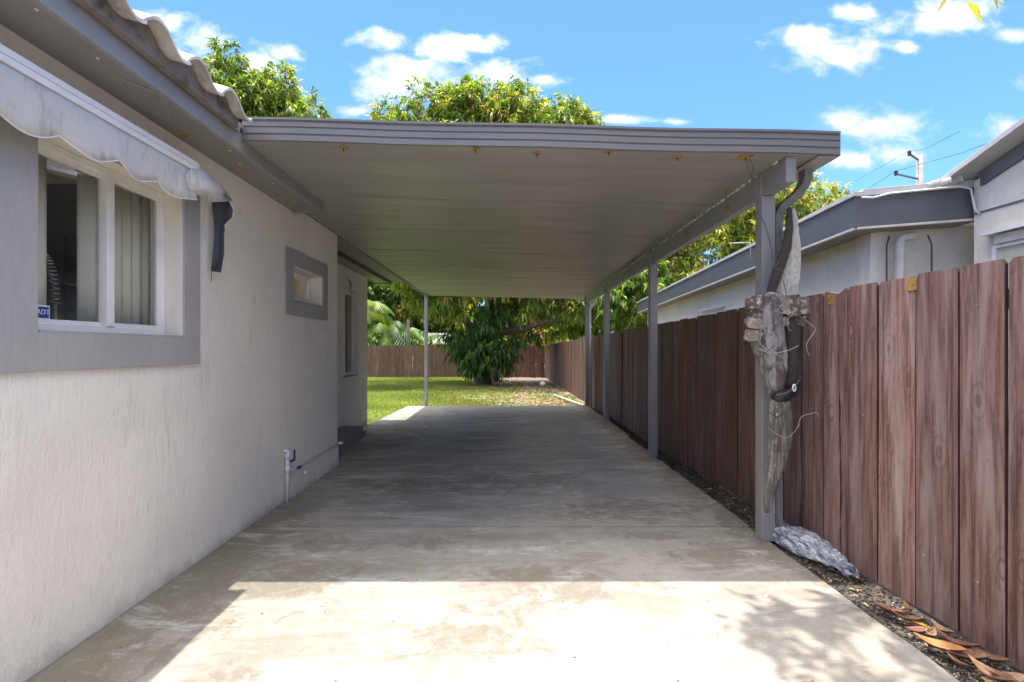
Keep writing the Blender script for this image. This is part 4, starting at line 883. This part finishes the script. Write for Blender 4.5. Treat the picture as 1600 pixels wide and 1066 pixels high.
# ================================================================== foliage
def leaves(whorls, nl, length, width, droop, pal, jit=.35, curl=.25):
    """whorls: (n,3) points, outward (n,3). returns verts, faces, colours. every leaf is a folded blade of two triangles pairs"""
    pos, out = whorls; n = len(pos); pos = np.repeat(pos, nl, 0); out = np.repeat(out, nl, 0); m = len(pos)
    d = out * .7 + rng.normal(0, .75, (m, 3)); d[:, 2] -= droop; d /= np.linalg.norm(d, axis=1)[:, None] + 1e-9
    Ls = length * rng.uniform(.65, 1.2, m)[:, None]; Ws = width * rng.uniform(.7, 1.2, m)[:, None]
    upv = rng.normal(0, .4, (m, 3)); upv[:, 2] += 1; s = np.cross(d, upv); s /= np.linalg.norm(s, axis=1)[:, None] + 1e-9
    nrm = np.cross(s, d)
    base = pos + rng.normal(0, .03, (m, 3)) * length / .2; mid = base + d * Ls * .48 + nrm * Ls * .02; tip = base + d * Ls; tip[:, 2] -= (Ls[:, 0] * curl)
    l_ = mid + s * Ws * .5 + nrm * Ws * .18; r_ = mid - s * Ws * .5 + nrm * Ws * .18
    V = np.stack([base, l_, mid, r_, tip], 1).reshape(-1, 3); i = np.arange(m)[:, None] * 5
    Fc = np.concatenate([i + [0, 1, 2], i + [0, 2, 3], i + [1, 4, 2], i + [2, 4, 3]], 1).reshape(-1, 3)
    pal = np.asarray(pal); cols = pal[rng.choice(len(pal), n, p=None)]
    c = np.repeat(cols, nl, 0) * rng.uniform(1 - jit, 1 + jit, (m, 1)); return V, Fc, np.repeat(c, 5, 0)
def blobs_points(blobs, dens, inner=.25):
    P_, O_ = [], []
    for (c, r) in blobs:
        c = np.array(c); r = np.array(r if hasattr(r, '__len__') else (r, r, r)); area = (r[0]*r[1] + r[1]*r[2] + r[0]*r[2]) / 3 * 12
        n = int(area * dens); u_ = rng.normal(size=(n, 3)); u_ /= np.linalg.norm(u_, axis=1)[:, None]
        rad = np.where(rng.random(n) < inner, rng.uniform(.45, .9, n), rng.normal(1, .07, n))
        lump = 1 + .13 * np.sin(u_[:, 0] * 5 + c[0]) * np.sin(u_[:, 1] * 6 + c[1]) + .1 * np.sin(u_[:, 2] * 8 + c[2] * 2)
        P_.append(c + u_ * r * (rad * lump)[:, None]); O_.append(u_)
    return np.concatenate(P_), np.concatenate(O_)
def subblobs(blobs, k, f=(.28, .45)):
    out = []
    for (c, r) in blobs:
        r = r if hasattr(r, '__len__') else (r, r, r)
        for _ in range(k):
            u_ = rng.normal(size=3); u_ /= np.linalg.norm(u_); s = rng.uniform(*f); q = np.array(c) + u_ * np.array(r) * .82
            out.append((tuple(q), tuple(np.array(r) * s)))
    return out
GR = [(.075,.15,.022),(.10,.19,.028),(.14,.235,.035),(.20,.29,.045),(.055,.115,.02),(.12,.20,.03)]
YG_ = [(.22,.29,.04),(.33,.38,.06),(.44,.41,.08),(.12,.19,.03),(.27,.35,.05),(.40,.31,.09),(.07,.12,.025)]
DK = [(.045,.10,.024),(.06,.13,.03),(.08,.16,.035),(.035,.08,.02)]
def limb(mb, a, c, r0, r1, bend=.15, n=8):
    a, c = Vector(a), Vector(c); ln = (c - a).length; off = Vector((random.uniform(-1, 1), random.uniform(-1, 1), random.uniform(-.2, .8))) * bend * ln
    pts = [a.lerp(c, i / n) + off * math.sin(i / n * math.pi) + Vector([random.uniform(-.02, .02) * ln for _ in range(3)]) * (0 if i in (0, n) else .4) for i in range(n + 1)]
    mb.tube(pts, [r0 + (r1 - r0) * (i / n) for i in range(n + 1)], 10, wob=.07)
def tree(name, label, cat, base, r, limbs, blobs, pal, nl=8, L_=.26, W_=.065, dens=8, droop=.55, k=9, group=None, inner=.25, sub=True, f=(.28, .45), cull=None, sdens=1.3):
    t = empty(name, base); tag(t, label, cat, group)
    mb = MB()
    for lb in limbs: limb(mb, *lb)
    mb.build('trunk', M['bark'], t, smooth=True)
    bl = [(c, tuple(np.array(rr if hasattr(rr, '__len__') else (rr,)*3) * .85)) for c, rr in blobs]
    pts, out = blobs_points(bl, dens * .6, inner)
    if sub:
        p2, o2 = blobs_points(subblobs(blobs, k, f), dens * sdens, .1); pts = np.concatenate([pts, p2]); out = np.concatenate([out, o2])
    if cull is not None: kf = cull(pts); pts = pts[kf]; out = out[kf]
    V, Fc, C = leaves((pts, out), nl, L_, W_, droop, pal); bigmesh('crown', V, Fc, M['leaf'], t, C, 'stuff'); return t
# the mango tree in the lawn
tb = (-1.0, 21.8, -.25)
lim = [((-1.0,21.8,-.3), (-1.05,21.8,1.3), .42, .30, .02), ((-1.1,21.8,1.1), (-1.9,21.6,2.9), .24, .17, .12), ((-1.9,21.6,2.85), (-3.6,21.3,4.6), .17, .09, .1), ((-.95,21.8,1.1), (-.7,22,5.5), .27, .15, .05), ((-.8,21.9,1.9), (.7,21.4,2.25), .2, .15, .08),
       ((.7,21.4,2.25), (2.9,21.2,2.75), .14, .08, .05), ((.3,21.6,2.3), (1.5,22,5), .17, .09, .15), ((-.7,22,5.4), (-1.6,22,9), .15, .06, .1), ((-.7,22,5.4), (1.5,22,8.5), .13, .05, .1), ((-1.0,21.8,1.2), (.2,22.6,4.6), .2, .1, .1)]
mbl = [((-1.3,22.2,7.2),(4.2,3.8,4.4)), ((1.6,22.2,6.6),(2.7,3,3.8)), ((-2.1,21.8,10.2),(1.9,2,2.3)), ((-4.0,21.5,5.8),(2.0,2.6,2.4)), ((.0,22,9.6),(2.2,2,2.0)), ((3.0,22,8.8),(1.1,1.4,1.8)), ((1.2,22.0,10.6),(1.5,1.4,1.7)), ((-.6,21.8,11.2),(1.8,1.5,1.7)), ((-3.6,21.8,9.6),(2.0,1.6,2.4)), ((2.9,21.8,10.2),(1.1,1.2,1.7)), ((-2.0,21.6,11.4),(1.2,1.3,1.7)), ((3.7,21.8,9.6),(.8,1,1.9)), ((-4.7,21.6,10.6),(1.2,1.2,1.5)), ((-3.2,21.4,11.6),(1.4,1.2,1.4)), ((2.2,21.6,11.2),(1.2,1.2,1.0)), ((.6,21.4,11.9),(1.1,1.1,1.1)), ((-1.4,21.4,12.3),(1.2,1.1,1.0)), ((3.3,21.6,10.9),(1.0,1,1.0)),
       ((-3.0,20.8,3.6),(1.1,1.2,.8)), ((3.4,21,3.6),(1.3,1.4,1.1)), ((1.6,21,4.6),(1.0,1,.6))]
tree('mango_tree', 'large mango tree in the lawn with dark leaves hanging round its trunk', 'tree', tb, .4, lim, mbl, YG_ + GR[2:4] + GR[:1], nl=9, L_=.36, W_=.09, dens=5.5, droop=.5, k=8, f=(.3, .5))
# low hanging skirt of leaves in front of the trunk is a part of the same tree
mango = bpy.data.objects['mango_tree']
sk = [((-.95,20.9,2.0),(.65,.5,.6)), ((-1.5,20.8,1.35),(.6,.5,.7)), ((-.4,20.8,1.3),(.6,.5,.7)), ((-2.0,20.9,1.7),(.55,.5,.6)), ((-1.0,20.8,.85),(.6,.4,.5)), ((.25,20.9,1.45),(.5,.4,.45)), ((-.6,21,2.9),(.8,.6,.5)), ((-.2,20.7,.75),(.4,.3,.4)), ((-1.5,20.7,.7),(.3,.3,.35))]
p1, o1 = blobs_points(sk, 15, .25); p1 = p1 + rng.normal(0, .1, p1.shape); V, Fc, C = leaves((p1, o1), 8, .36, .075, 1.3, DK + GR[:1] + GR[4:] + GR[:2]); bigmesh('hanging_foliage', V, Fc, M['leaf'], mango, C, 'stuff')
# trees around
tree('shade_tree', 'bright green leafy tree rising behind the tiled eave of the house', 'tree', (-8.6, 17, -.2), .3, [((-8.6,17,-.2), (-8.6,17,6), .3, .18, .03), ((-8.6,17,5), (-7,17,8), .15, .06, .1)],
     [((-9.0,17,7.2),(2.4,2.2,2.6)), ((-7.7,16.6,6.4),(1.6,1.5,2.0)), ((-9.5,17,8.8),(1.4,1.2,1.5)), ((-8.4,16.8,8.5),(1.1,1.0,1.3)), ((-10.6,17,8.2),(1.6,1.5,2.2)), ((-9.6,16.6,10.1),(1.5,1.2,1.3)), ((-8.9,16.4,9.6),(1.2,1.2,1.2)), ((-8.0,16.6,9.4),(1.3,1.1,1.4)), ((-6.9,16.6,8.5),(1.1,1.1,1.3))], [(.16,.24,.03),(.22,.29,.04),(.11,.17,.025),(.30,.34,.07),(.07,.12,.02)], nl=8, L_=.28, W_=.085, dens=11, k=8, f=(.28, .42))
tree('orchard_tree', 'broad yellow green mango tree behind the neighbouring low roof', 'tree', (9.6, 22, -.2), .35, [((9.6,22,-.2), (9.6,22,4), .35, .2, .03), ((9.6,22,3), (12,22,6.5), .18, .06, .1), ((9.6,22,3), (6.5,22,5.5), .18, .06, .1)],
     [((9.6,22,5.4),(3.3,2.6,2.5)), ((12.7,22,6.6),(2.1,2,2.2)), ((6.6,21.6,4.6),(2.2,2.2,2.1)), ((11,21.4,7.6),(1.8,1.6,1.5)), ((13.8,22,7.4),(1.4,1.2,1.9)), ((14.9,22,6.6),(.8,1,1.2)), ((12.0,21,4.4),(2.5,1.6,1.6)), ((8.0,21,6.6),(2.0,1.6,1.6)), ((5.0,21.2,5.6),(1.6,1.5,1.5)), ((7.6,20,3.2),(1.8,1.2,1.6)), ((10,20,6.2),(1.6,1.2,1.6))], YG_, nl=8, L_=.32, W_=.085, dens=8.5, k=8, f=(.28, .45))
tree('garden_tree', 'dense green tree beyond the far stretch of the right fence', 'tree', (4.6, 24, -.2), .3, [((4.6,24,-.2), (4.6,24,3), .28, .15, .03), ((4.6,24,2), (6.5,23.5,4.5), .12, .05, .1)],
     [((4.6,24,4.4),(2.2,2,2.2)), ((5.0,20,3.6),(1.4,2.0,1.4)), ((3.8,26,3.4),(1.5,1.5,1.8)), ((6.4,23,3.0),(1.6,1.6,1.5)), ((4.0,22,5.2),(1.6,1.5,1.4)), ((6.0,22.5,4.6),(1.4,1.3,1.5))], GR + YG_[:2], nl=8, L_=.30, W_=.075, dens=8, k=7, droop=.8)
# trees beyond the back fence
bgs = [(-11, 35, 7.6, 'rounded light green tree beyond the far fence at the left of the palms', GR), (-5.6, 36, 7.4, 'light green tree behind the palms and the small shed', YG_), (-1.5, 38, 7.5, 'tall green tree beyond the far fence behind the mango trunk', GR), (3.2, 36, 6.8, 'yellow green tree beyond the far fence right of the mango tree', YG_), (7.5, 33, 6, 'green tree beyond the corner where the fences meet', GR), (-8.2, 38, 8.5, 'tall dense green tree behind the palms beyond the far fence', DK + GR), (-17, 40, 6, 'tree far left beyond the far fence behind the house', GR), (12, 40, 6, 'big tree far behind the neighbouring garden', GR)]
for (x, y, h, lab, pal) in bgs:
    tree('background_tree', lab, 'tree', (x, y, -.25), .3, [((x, y, -.3), (x, y, h * .7), .25, .12, .03)], [((x, y, h * .75), (2.8, 2.2, h * .5)), ((x + 1.8, y - .6, h * .5), (1.8, 1.5, h * .35)), ((x - 1.9, y - .5, h * .45), (1.9, 1.5, h * .35))], pal, nl=7, L_=.42, W_=.15, dens=6, k=6, droop=.4, group='trees beyond the far fence')
# hedge shrubs right behind the back fence
for i, (x, w, h, pal, nm, lab) in enumerate(((-8.8, 1.4, 2.6, GR, 'garden_shrub', 'leafy green shrub behind the far fence beside the house corner'), (-4.4, 1.1, 2.2, GR, 'garden_shrub', 'green shrub behind the far fence next to the small shed'), (-2.7, 1.0, 2.0, YG_, 'garden_shrub', 'yellow green shrub behind the far fence left of the mango trunk'), (.9, 1.3, 2.1, YG_, 'garden_shrub', 'yellow green shrub behind the far fence under the long limb'), (2.9, 1.1, 2.4, YG_, 'garden_shrub', 'yellow green shrub behind the corner of the two fences'), (1.5, .8, 2.9, [(.55,.10,.20),(.62,.16,.24),(.12,.2,.03),(.2,.27,.05)], 'flowering_shrub', 'pink flowering shrub behind the far fence under the long limb'))):
    yy = 29.3 + (.4 if i == 5 else 0)
    tree(nm, lab, 'shrub', (x, yy, -.25), .1, [((x, yy, -.3), (x, yy, h * .7), .05, .02, .03)], [((x, yy, h * .55), (w, .8, h * .5)), ((x + w * .5, yy, h * .45), (w * .6, .6, h * .4))], pal, nl=6, L_=.24, W_=.09, dens=14, k=3, droop=.1)
# palms
def palm(x, y, h, n, L_, label, pal):
    t = empty('palm', (x, y, -.25)); tag(t, label, 'palm')
    MB().tube([(x, y, -.3), (x + .05, y, h * .5), (x, y, h)], [.13, .1, .09], 10, wob=.05).build('trunk', M['bark'], t, smooth=True)
    stems = MB()
    for k in range(n):
        az = k * 2.4 + random.uniform(-.3, .3); el = random.uniform(.1, 1.1); pts = []
        Vv, Ff, Cc = [], [], []; col = np.array(random.choice(pal))
        for i in range(15):
            s = i / 14; r_ = L_ * s * math.cos(el) * (1 - .12 * s); z = h + L_ * s * math.sin(el) - .75 * L_ * s * s
            pts.append(Vector((x + r_ * math.cos(az), y + r_ * math.sin(az), z)))
        stems.tube(pts, [.02 * (1 - i / 17) for i in range(15)], 5)
        for i in range(2, 15):
            for j in (0,):
                p = pts[i].lerp(pts[min(i+1, 14)], j); tn = (pts[min(i+1, 14)] - pts[i-1]).normalized(); sd = tn.cross(Vector((0, 0, 1))).normalized()
                for sg in (-1, 1):
                    ll = L_ * .34 * math.sin(math.pi * (.15 + .8 * i / 15)) * random.uniform(.85, 1.1); dd = (sd * sg * .9 + tn * .55 + Vector((0, 0, -.35))).normalized(); w = tn * .06
                    b0 = len(Vv); Vv += [p - w, p + w, p + dd * ll + Vector((0, 0, -.15 * ll))]; Ff.append((b0, b0+1, b0+2)); Cc += [tuple(col * random.uniform(.7, 1.2))] * 3
        bigmesh('frond', [tuple(v_) for v_ in Vv], Ff, M['leaf'], t, np.array(Cc))
    stems.build('frond_stem', M['bark'], t)
PG = [(.08,.16,.025),(.12,.21,.03),(.05,.11,.02),(.20,.26,.05)]
palm(-7.5, 30.5, 2.5, 20, 2.7, 'arching green palm beyond the far fence nearest the house corner', PG)
palm(-6.5, 31.5, 2.2, 18, 2.4, 'green palm beyond the far fence beside the grey pole', PG); palm(-8.9, 31, 4.0, 18, 2.6, 'tall palm beyond the far fence partly behind the house corner', PG)
tag(MB().tube([(-5.95, 29.8, -.3), (-5.93, 29.8, 3.2)], [.11, .09], 10).build('wooden_pole', M['pole']), 'weathered grey pole standing behind the far fence', 'pole')
sh = empty('garden_shed', (-4.8, 33, 0)); tag(sh, 'small pale garden shed just showing over the far fence', 'shed')
MB().box(-5.8, -4.0, 33, 35, -.2, 1.75).build('wall', M['shed'], sh); MB().hexa([(-6, 32.7, 1.70), (-3.8, 32.7, 1.70), (-3.8, 34, 2.45), (-6, 34, 2.45), (-6, 32.7, 1.76), (-3.8, 32.7, 1.76), (-3.8, 34, 2.51), (-6, 34, 2.51)]).build('roof', M['shed'], sh)
# overhanging tree near the camera: its crown throws the dappled shade on the drive
tree('overhanging_tree', 'mango tree over the drive of which a few leaves hang in at the top right', 'tree', (3.9, -.4, -.1), .25,
     [((3.9,-.4,-.1), (3.9,-.3,3.2), .22, .16, .03), ((3.9,-.3,3.1), (3.1,1.2,4.9), .12, .06, .1), ((3.1,1.2,4.9), (2.1,2.3,5.0), .04, .012, .1), ((3.9,-.3,3.1), (4.6,-1.4,5.8), .12, .05, .1)],
     [((3.4,.6,5.6),(1.3,1.1,.9)), ((4.4,-1.0,6.0),(1.6,1.6,1.2)), ((2.75,1.5,5.3),(.7,.55,.4))], YG_[:4] + GR[:3], nl=8, L_=.20, W_=.05, dens=16, k=5)
ov = [o for o in bpy.data.objects if o.name.startswith('overhanging_tree')][0]
pts = np.array([(2.2 - 1.25 * rng.random() ** 1.4, rng.uniform(2.1, 3.3), rng.uniform(5.6, 6.8)) for _ in range(120)]); V, Fc, C = leaves((pts, rng.normal(size=(120, 3))), 7, .2, .05, .4, GR); bigmesh('twig_leaves', V, Fc, M['leaf'], ov, C, 'stuff')
p0 = P(1515, -14, 2.75); pts = np.array([tuple(p0), tuple(p0 + Vector((-.07, 0, .02))), tuple(p0 + Vector((.08, 0, .05)))]); o_ = np.array([(-.3, 0, -.3), (-.8, 0, -.6), (.9, 0, .2)]); V, Fc, C = leaves((pts, o_), 4, .15, .035, .3, YG_[1:3]); bigmesh('hanging_leaves', V, Fc, M['leaf'], ov, C, 'stuff')

# ================================================================== lawn, litter, debris
def lawnmask(x, y, n): return .55 * (x + (y - 12) * .08) + n < -.25
def zg(y): return -.015 - .0086 * (np.clip(y, 2, 28) - 2)
n = 150000; gx_ = rng.uniform(-11, 2.2, n); gy_ = 12.2 + (27.9 - 12.2) * rng.random(n) ** 1.25; nzv = .45 * np.sin(gx_ * 2.1 + gy_) + .4 * np.sin(gy_ * 1.7 - gx_) + rng.normal(0, .35, n)
k = lawnmask(gx_, gy_, nzv); gx_, gy_ = gx_[k], gy_[k]
ex = 9000; ex_x = rng.uniform(-8, -2.45, ex); ex_y = rng.uniform(9.4, 12.3, ex); gx_ = np.concatenate([gx_, ex_x]); gy_ = np.concatenate([gy_, ex_y]); n = len(gx_)
a = rng.uniform(0, 6.28, n); h = rng.uniform(.035, .085, n); w = rng.uniform(.006, .012, n) * (1 + (gy_ - 12) * .06); zz = zg(gy_)
lx, ly = rng.normal(0, .03, n), rng.normal(0, .03, n)
V = np.stack([np.stack([gx_ - np.cos(a) * w, gy_ - np.sin(a) * w, zz], 1), np.stack([gx_ + np.cos(a) * w, gy_ + np.sin(a) * w, zz], 1), np.stack([gx_ + lx, gy_ + ly, zz + h], 1)], 1).reshape(-1, 3)
pal = np.array([(.20,.25,.045),(.26,.31,.055),(.15,.20,.04),(.36,.36,.12),(.30,.31,.08)]); patch = (.5 + .5 * np.sin(gx_ * 1.3 + np.sin(gy_ * .9) * 2))[:, None]
C = np.repeat(pal[rng.integers(0, 5, n)] * (.75 + .4 * patch), 3, 0)
tag(bigmesh('lawn_grass', V, np.arange(3 * n).reshape(-1, 3), M['leaf'], None, C), 'short green grass of the back lawn', 'grass', kind='stuff')
def litter(name, label, n, fx, size, pal, mat='dryleaf', zoff=.004):
    x, y, z = fx(n); n = len(x); V = []; az = rng.uniform(0, 6.28, n); L1_ = size * rng.uniform(.6, 1.3, n); w = L1_ * .32; t1 = rng.normal(0, .25, n); up_ = rng.uniform(.002, .02, n) * size / .1
    c, s = np.cos(az), np.sin(az)
    base = np.stack([x - c * L1_ / 2, y - s * L1_ / 2, z + zoff], 1); tip = np.stack([x + c * L1_ / 2, y + s * L1_ / 2, z + zoff + np.abs(t1) * L1_ * .3], 1)
    l_ = np.stack([x - s * w / 2, y + c * w / 2, z + zoff + up_ * 1.6], 1); r_ = np.stack([x + s * w / 2, y - c * w / 2, z + zoff + up_ * 1.2], 1); md = np.stack([x, y, z + zoff + up_ * .3], 1)
    V = np.stack([base, l_, md, r_, tip], 1).reshape(-1, 3); i = np.arange(n)[:, None] * 5
    Fc = np.concatenate([i + [0, 1, 2], i + [0, 2, 3], i + [1, 4, 2], i + [2, 4, 3]], 1).reshape(-1, 3); pal = np.asarray(pal)
    C = np.repeat(pal[rng.integers(0, len(pal), n)] * rng.uniform(.7, 1.2, (n, 1)), 5, 0)
    return tag(bigmesh(name, V, Fc, M[mat], None, C), label, 'leaf litter', kind='stuff')
BR = [(.30,.16,.07),(.38,.24,.12),(.22,.12,.06),(.42,.32,.2),(.16,.09,.05),(.45,.36,.12)]
def fx1(n): x = rng.uniform(-2.6, 2.2, n); y = 12.3 + 12 * rng.random(n) ** 1.3; k = x + rng.normal(0, .8, n) > -1.6; x, y = x[k], y[k]; return x, y, zg(y)
litter('leaf_litter', 'brown fallen leaves on the bare soil under the mango tree', 2600, fx1, .16, BR)
def fx1b(n): x = rng.uniform(-7, 2.2, n); y = 12.4 + 9 * rng.random(n) ** 1.3; k = np.sin(x * 3 + y) + np.sin(y * 2.1) + rng.normal(0, .4, n) - np.where((x < -2) & (y > 16), 2, 0) > .3; x, y = x[k], y[k]; return x, y, zg(y)
litter('weed_patches', 'low green weeds in patches on the soil at the lawn edge', 16000, fx1b, .09, [(.10,.19,.04),(.14,.24,.05),(.08,.14,.04)], 'leaf', .02)
def fx2(n): y = 2.0 + 11 * rng.random(n) ** 1.2; x = rng.uniform(1.97, 2.26, n) + (y - 3) * .004; return x, y, zg(y) + .003
litter('strip_litter', 'small brown leaf scraps in the dirt strip along the right fence', 900, fx2, .045, BR + [(.05,.035,.03)] * 4)
# pebbles in the strip
def stones(name, label, cat, n, fx, s0, s1, pal):
    x, y, z = fx(n); s = rng.uniform(s0, s1, n); base = np.array([(1,0,0),(0,1,0),(-1,0,0),(0,-1,0),(0,0,.7),(0,0,-.5)]); fc = np.array([(0,1,4),(1,2,4),(2,3,4),(3,0,4),(1,0,5),(2,1,5),(3,2,5),(0,3,5)])
    V = (np.stack([x, y, z], 1)[:, None, :] + base[None] * s[:, None, None] * rng.uniform(.6, 1.3, (n, 6, 3))).reshape(-1, 3); Fc = (fc[None] + (np.arange(n) * 6)[:, None, None]).reshape(-1, 3)
    pal = np.asarray(pal); C = np.repeat(pal[rng.integers(0, len(pal), n)], 6, 0); tag(bigmesh(name, V, Fc, M['dryleaf'], None, C), label, cat, kind='stuff')
stones('strip_gravel', 'dark soil crumbs and pale pebbles in the strip along the right fence', 'gravel', 7000, fx2, .003, .009, [(.04,.034,.03),(.06,.05,.042),(.03,.026,.022),(.35,.33,.3),(.07,.055,.045),(.10,.08,.065),(.03,.027,.025)])
def fx3(n): y = rng.uniform(1.2, 12, n); x = rng.uniform(-1.9, 1.9, n); return x, y, np.full(n, .001)
stones('drive_grit', 'scattered dark grit and specks on the concrete drive', 'grit', 420, fx3, .0015, .007, [(.12,.09,.06),(.2,.14,.1)])
# large dried leaves, each a thing
def dry_leaf(x, y, az, L_, curl, col, label, z=.012, tilt=0.):
    n = 7; b = MB(); 
    for i in range(n + 1):
        t = i / n; hw = L_ * .17 * math.sin(math.pi * min(1, t ** .8 * .97 + .02)) + .001; a = (t - .5) * L_; zc = curl * L_ * (2 * t - 1) ** 2 * .5 
        for j in (-1, -.5, 0, .5, 1): b.v.append((a, hw * j, zc + abs(j) * hw * (.9 if curl > .15 else .5)))
    for i in range(n):
        for j in range(4): b.f.append((i*5+j, (i+1)*5+j, (i+1)*5+j+1, i*5+j+1))
    m = M.get(col) 
    b.tube([(-L_ * .5, 0, curl * L_ * .5), (-L_ * .62, .01, curl * L_ * .6)], .0018, 5)
    o = b.build('dried_leaf', m, None, smooth=True, sol=.0012); o.location = (x, y, z); o.rotation_euler = (tilt, 0, az); tag(o, label, 'leaf', 'large dried leaves along the right fence'); return o
def lm(n_, c, d): 
    m = MT(n_); a = m.noise(m.vec((3, 20, 3), rand=5), 4, 5, .7); m.col(m.mix(m.ramp(a, .35, .7), c, d)); m.rough(.6); M[n_] = m.m
lm('leaf_brown', (.24,.12,.06), (.12,.06,.035)); lm('leaf_orange', (.42,.19,.05), (.26,.11,.04)); lm('leaf_yellow', (.6,.36,.04), (.42,.22,.03)); lm('leaf_tan', (.34,.21,.12), (.19,.11,.065)); lm('leaf_red', (.24,.09,.055), (.13,.055,.04))
leafs = [(2.03,2.60,1.9,.20,.2,'leaf_red','reddish brown curled leaf nearest the plastic bag'),(2.07,2.52,2.4,.17,.25,'leaf_brown','brown curled leaf under the yellow leaf by the fence'),(2.09,2.47,2.0,.12,.15,'leaf_yellow','bright yellow leaf in the strip by the fence'),(2.08,2.40,.6,.16,.2,'leaf_tan','tan leaf just below the bright yellow leaf'),
    (2.02,2.28,2.3,.24,.22,'leaf_orange','long orange leaf lying half on the slab edge'),(2.08,2.20,2.6,.22,.2,'leaf_brown','long brown leaf beside the long orange leaf'),(2.12,2.30,2.2,.2,.3,'leaf_red','dark red leaf against the foot of the fence'),
    (2.07,2.08,2.0,.22,.3,'leaf_brown','brown rolled leaf near the lower right corner'),(2.13,2.06,2.5,.2,.2,'leaf_tan','tan leaf near the lower right corner by the fence'),(2.02,2.04,1.4,.09,.15,'leaf_orange','small orange upright leaf on the slab corner'),(2.14,1.98,2.2,.2,.25,'leaf_brown','brown leaf at the right edge of the picture'),(1.25,2.03,.2,.10,.2,'leaf_red','small reddish leaf alone on the concrete at the bottom'),(2.05,1.99,2.7,.18,.2,'leaf_tan','tan leaf in the bottom right corner'),(2.16,2.62,1.4,.13,.3,'leaf_brown','small brown leaf by the fence behind the reddish curled leaf'),(2.03,2.42,2.9,.14,.2,'leaf_red','dark red leaf on the slab edge left of the tan leaf'),(2.16,2.42,1.9,.15,.3,'leaf_tan','tan leaf leaning on the fence right of the bright yellow leaf'),(2.0,2.17,1.7,.14,.25,'leaf_brown','brown leaf half on the slab below the long orange leaf'),(2.17,2.20,2.1,.18,.3,'leaf_brown','dull brown leaf close against the fence foot')]
for q in leafs: dry_leaf(q[0], q[1], q[2] + random.uniform(-.3, .3), q[3] * .78, q[4] * 2.0, q[5], q[6], tilt=random.uniform(-.35, .35), z=.02)
lm('leaf_gold', (.8,.55,.03), (.6,.4,.03))
dry_leaf(2.06, 4.92, .5, .05, .2, 'leaf_gold', 'small golden leaf lying in the dark strip beyond the nearest post', z=.01)['group'] = 'small leaves'
# things at the far end
b = MB(); b.tube([(1.6, 16.2, -.10), (2.02, 12.6, -.045)], .022, 8); tag(b.build('white_pipe', M['whitepipe'], None, smooth=True), 'white plastic pipe lying on the soil beyond the slab end', 'pipe')
b = MB()
for i in range(7):
    for j in range(12): t, p = math.pi * i / 6, 2 * math.pi * j / 12; b.v.append((1.56 + .13 * math.sin(t) * math.cos(p), 20.5 + .13 * math.sin(t) * math.sin(p), -.05 + .11 * math.cos(t)))
for i in range(6):
    for j in range(12): b.f.append((i*12+j, i*12+(j+1) % 12, (i+1)*12+(j+1) % 12, (i+1)*12+j))
tag(b.build('round_stone', M['reveal'], None, smooth=True), 'pale round stone on the soil near the far fence corner', 'stone')
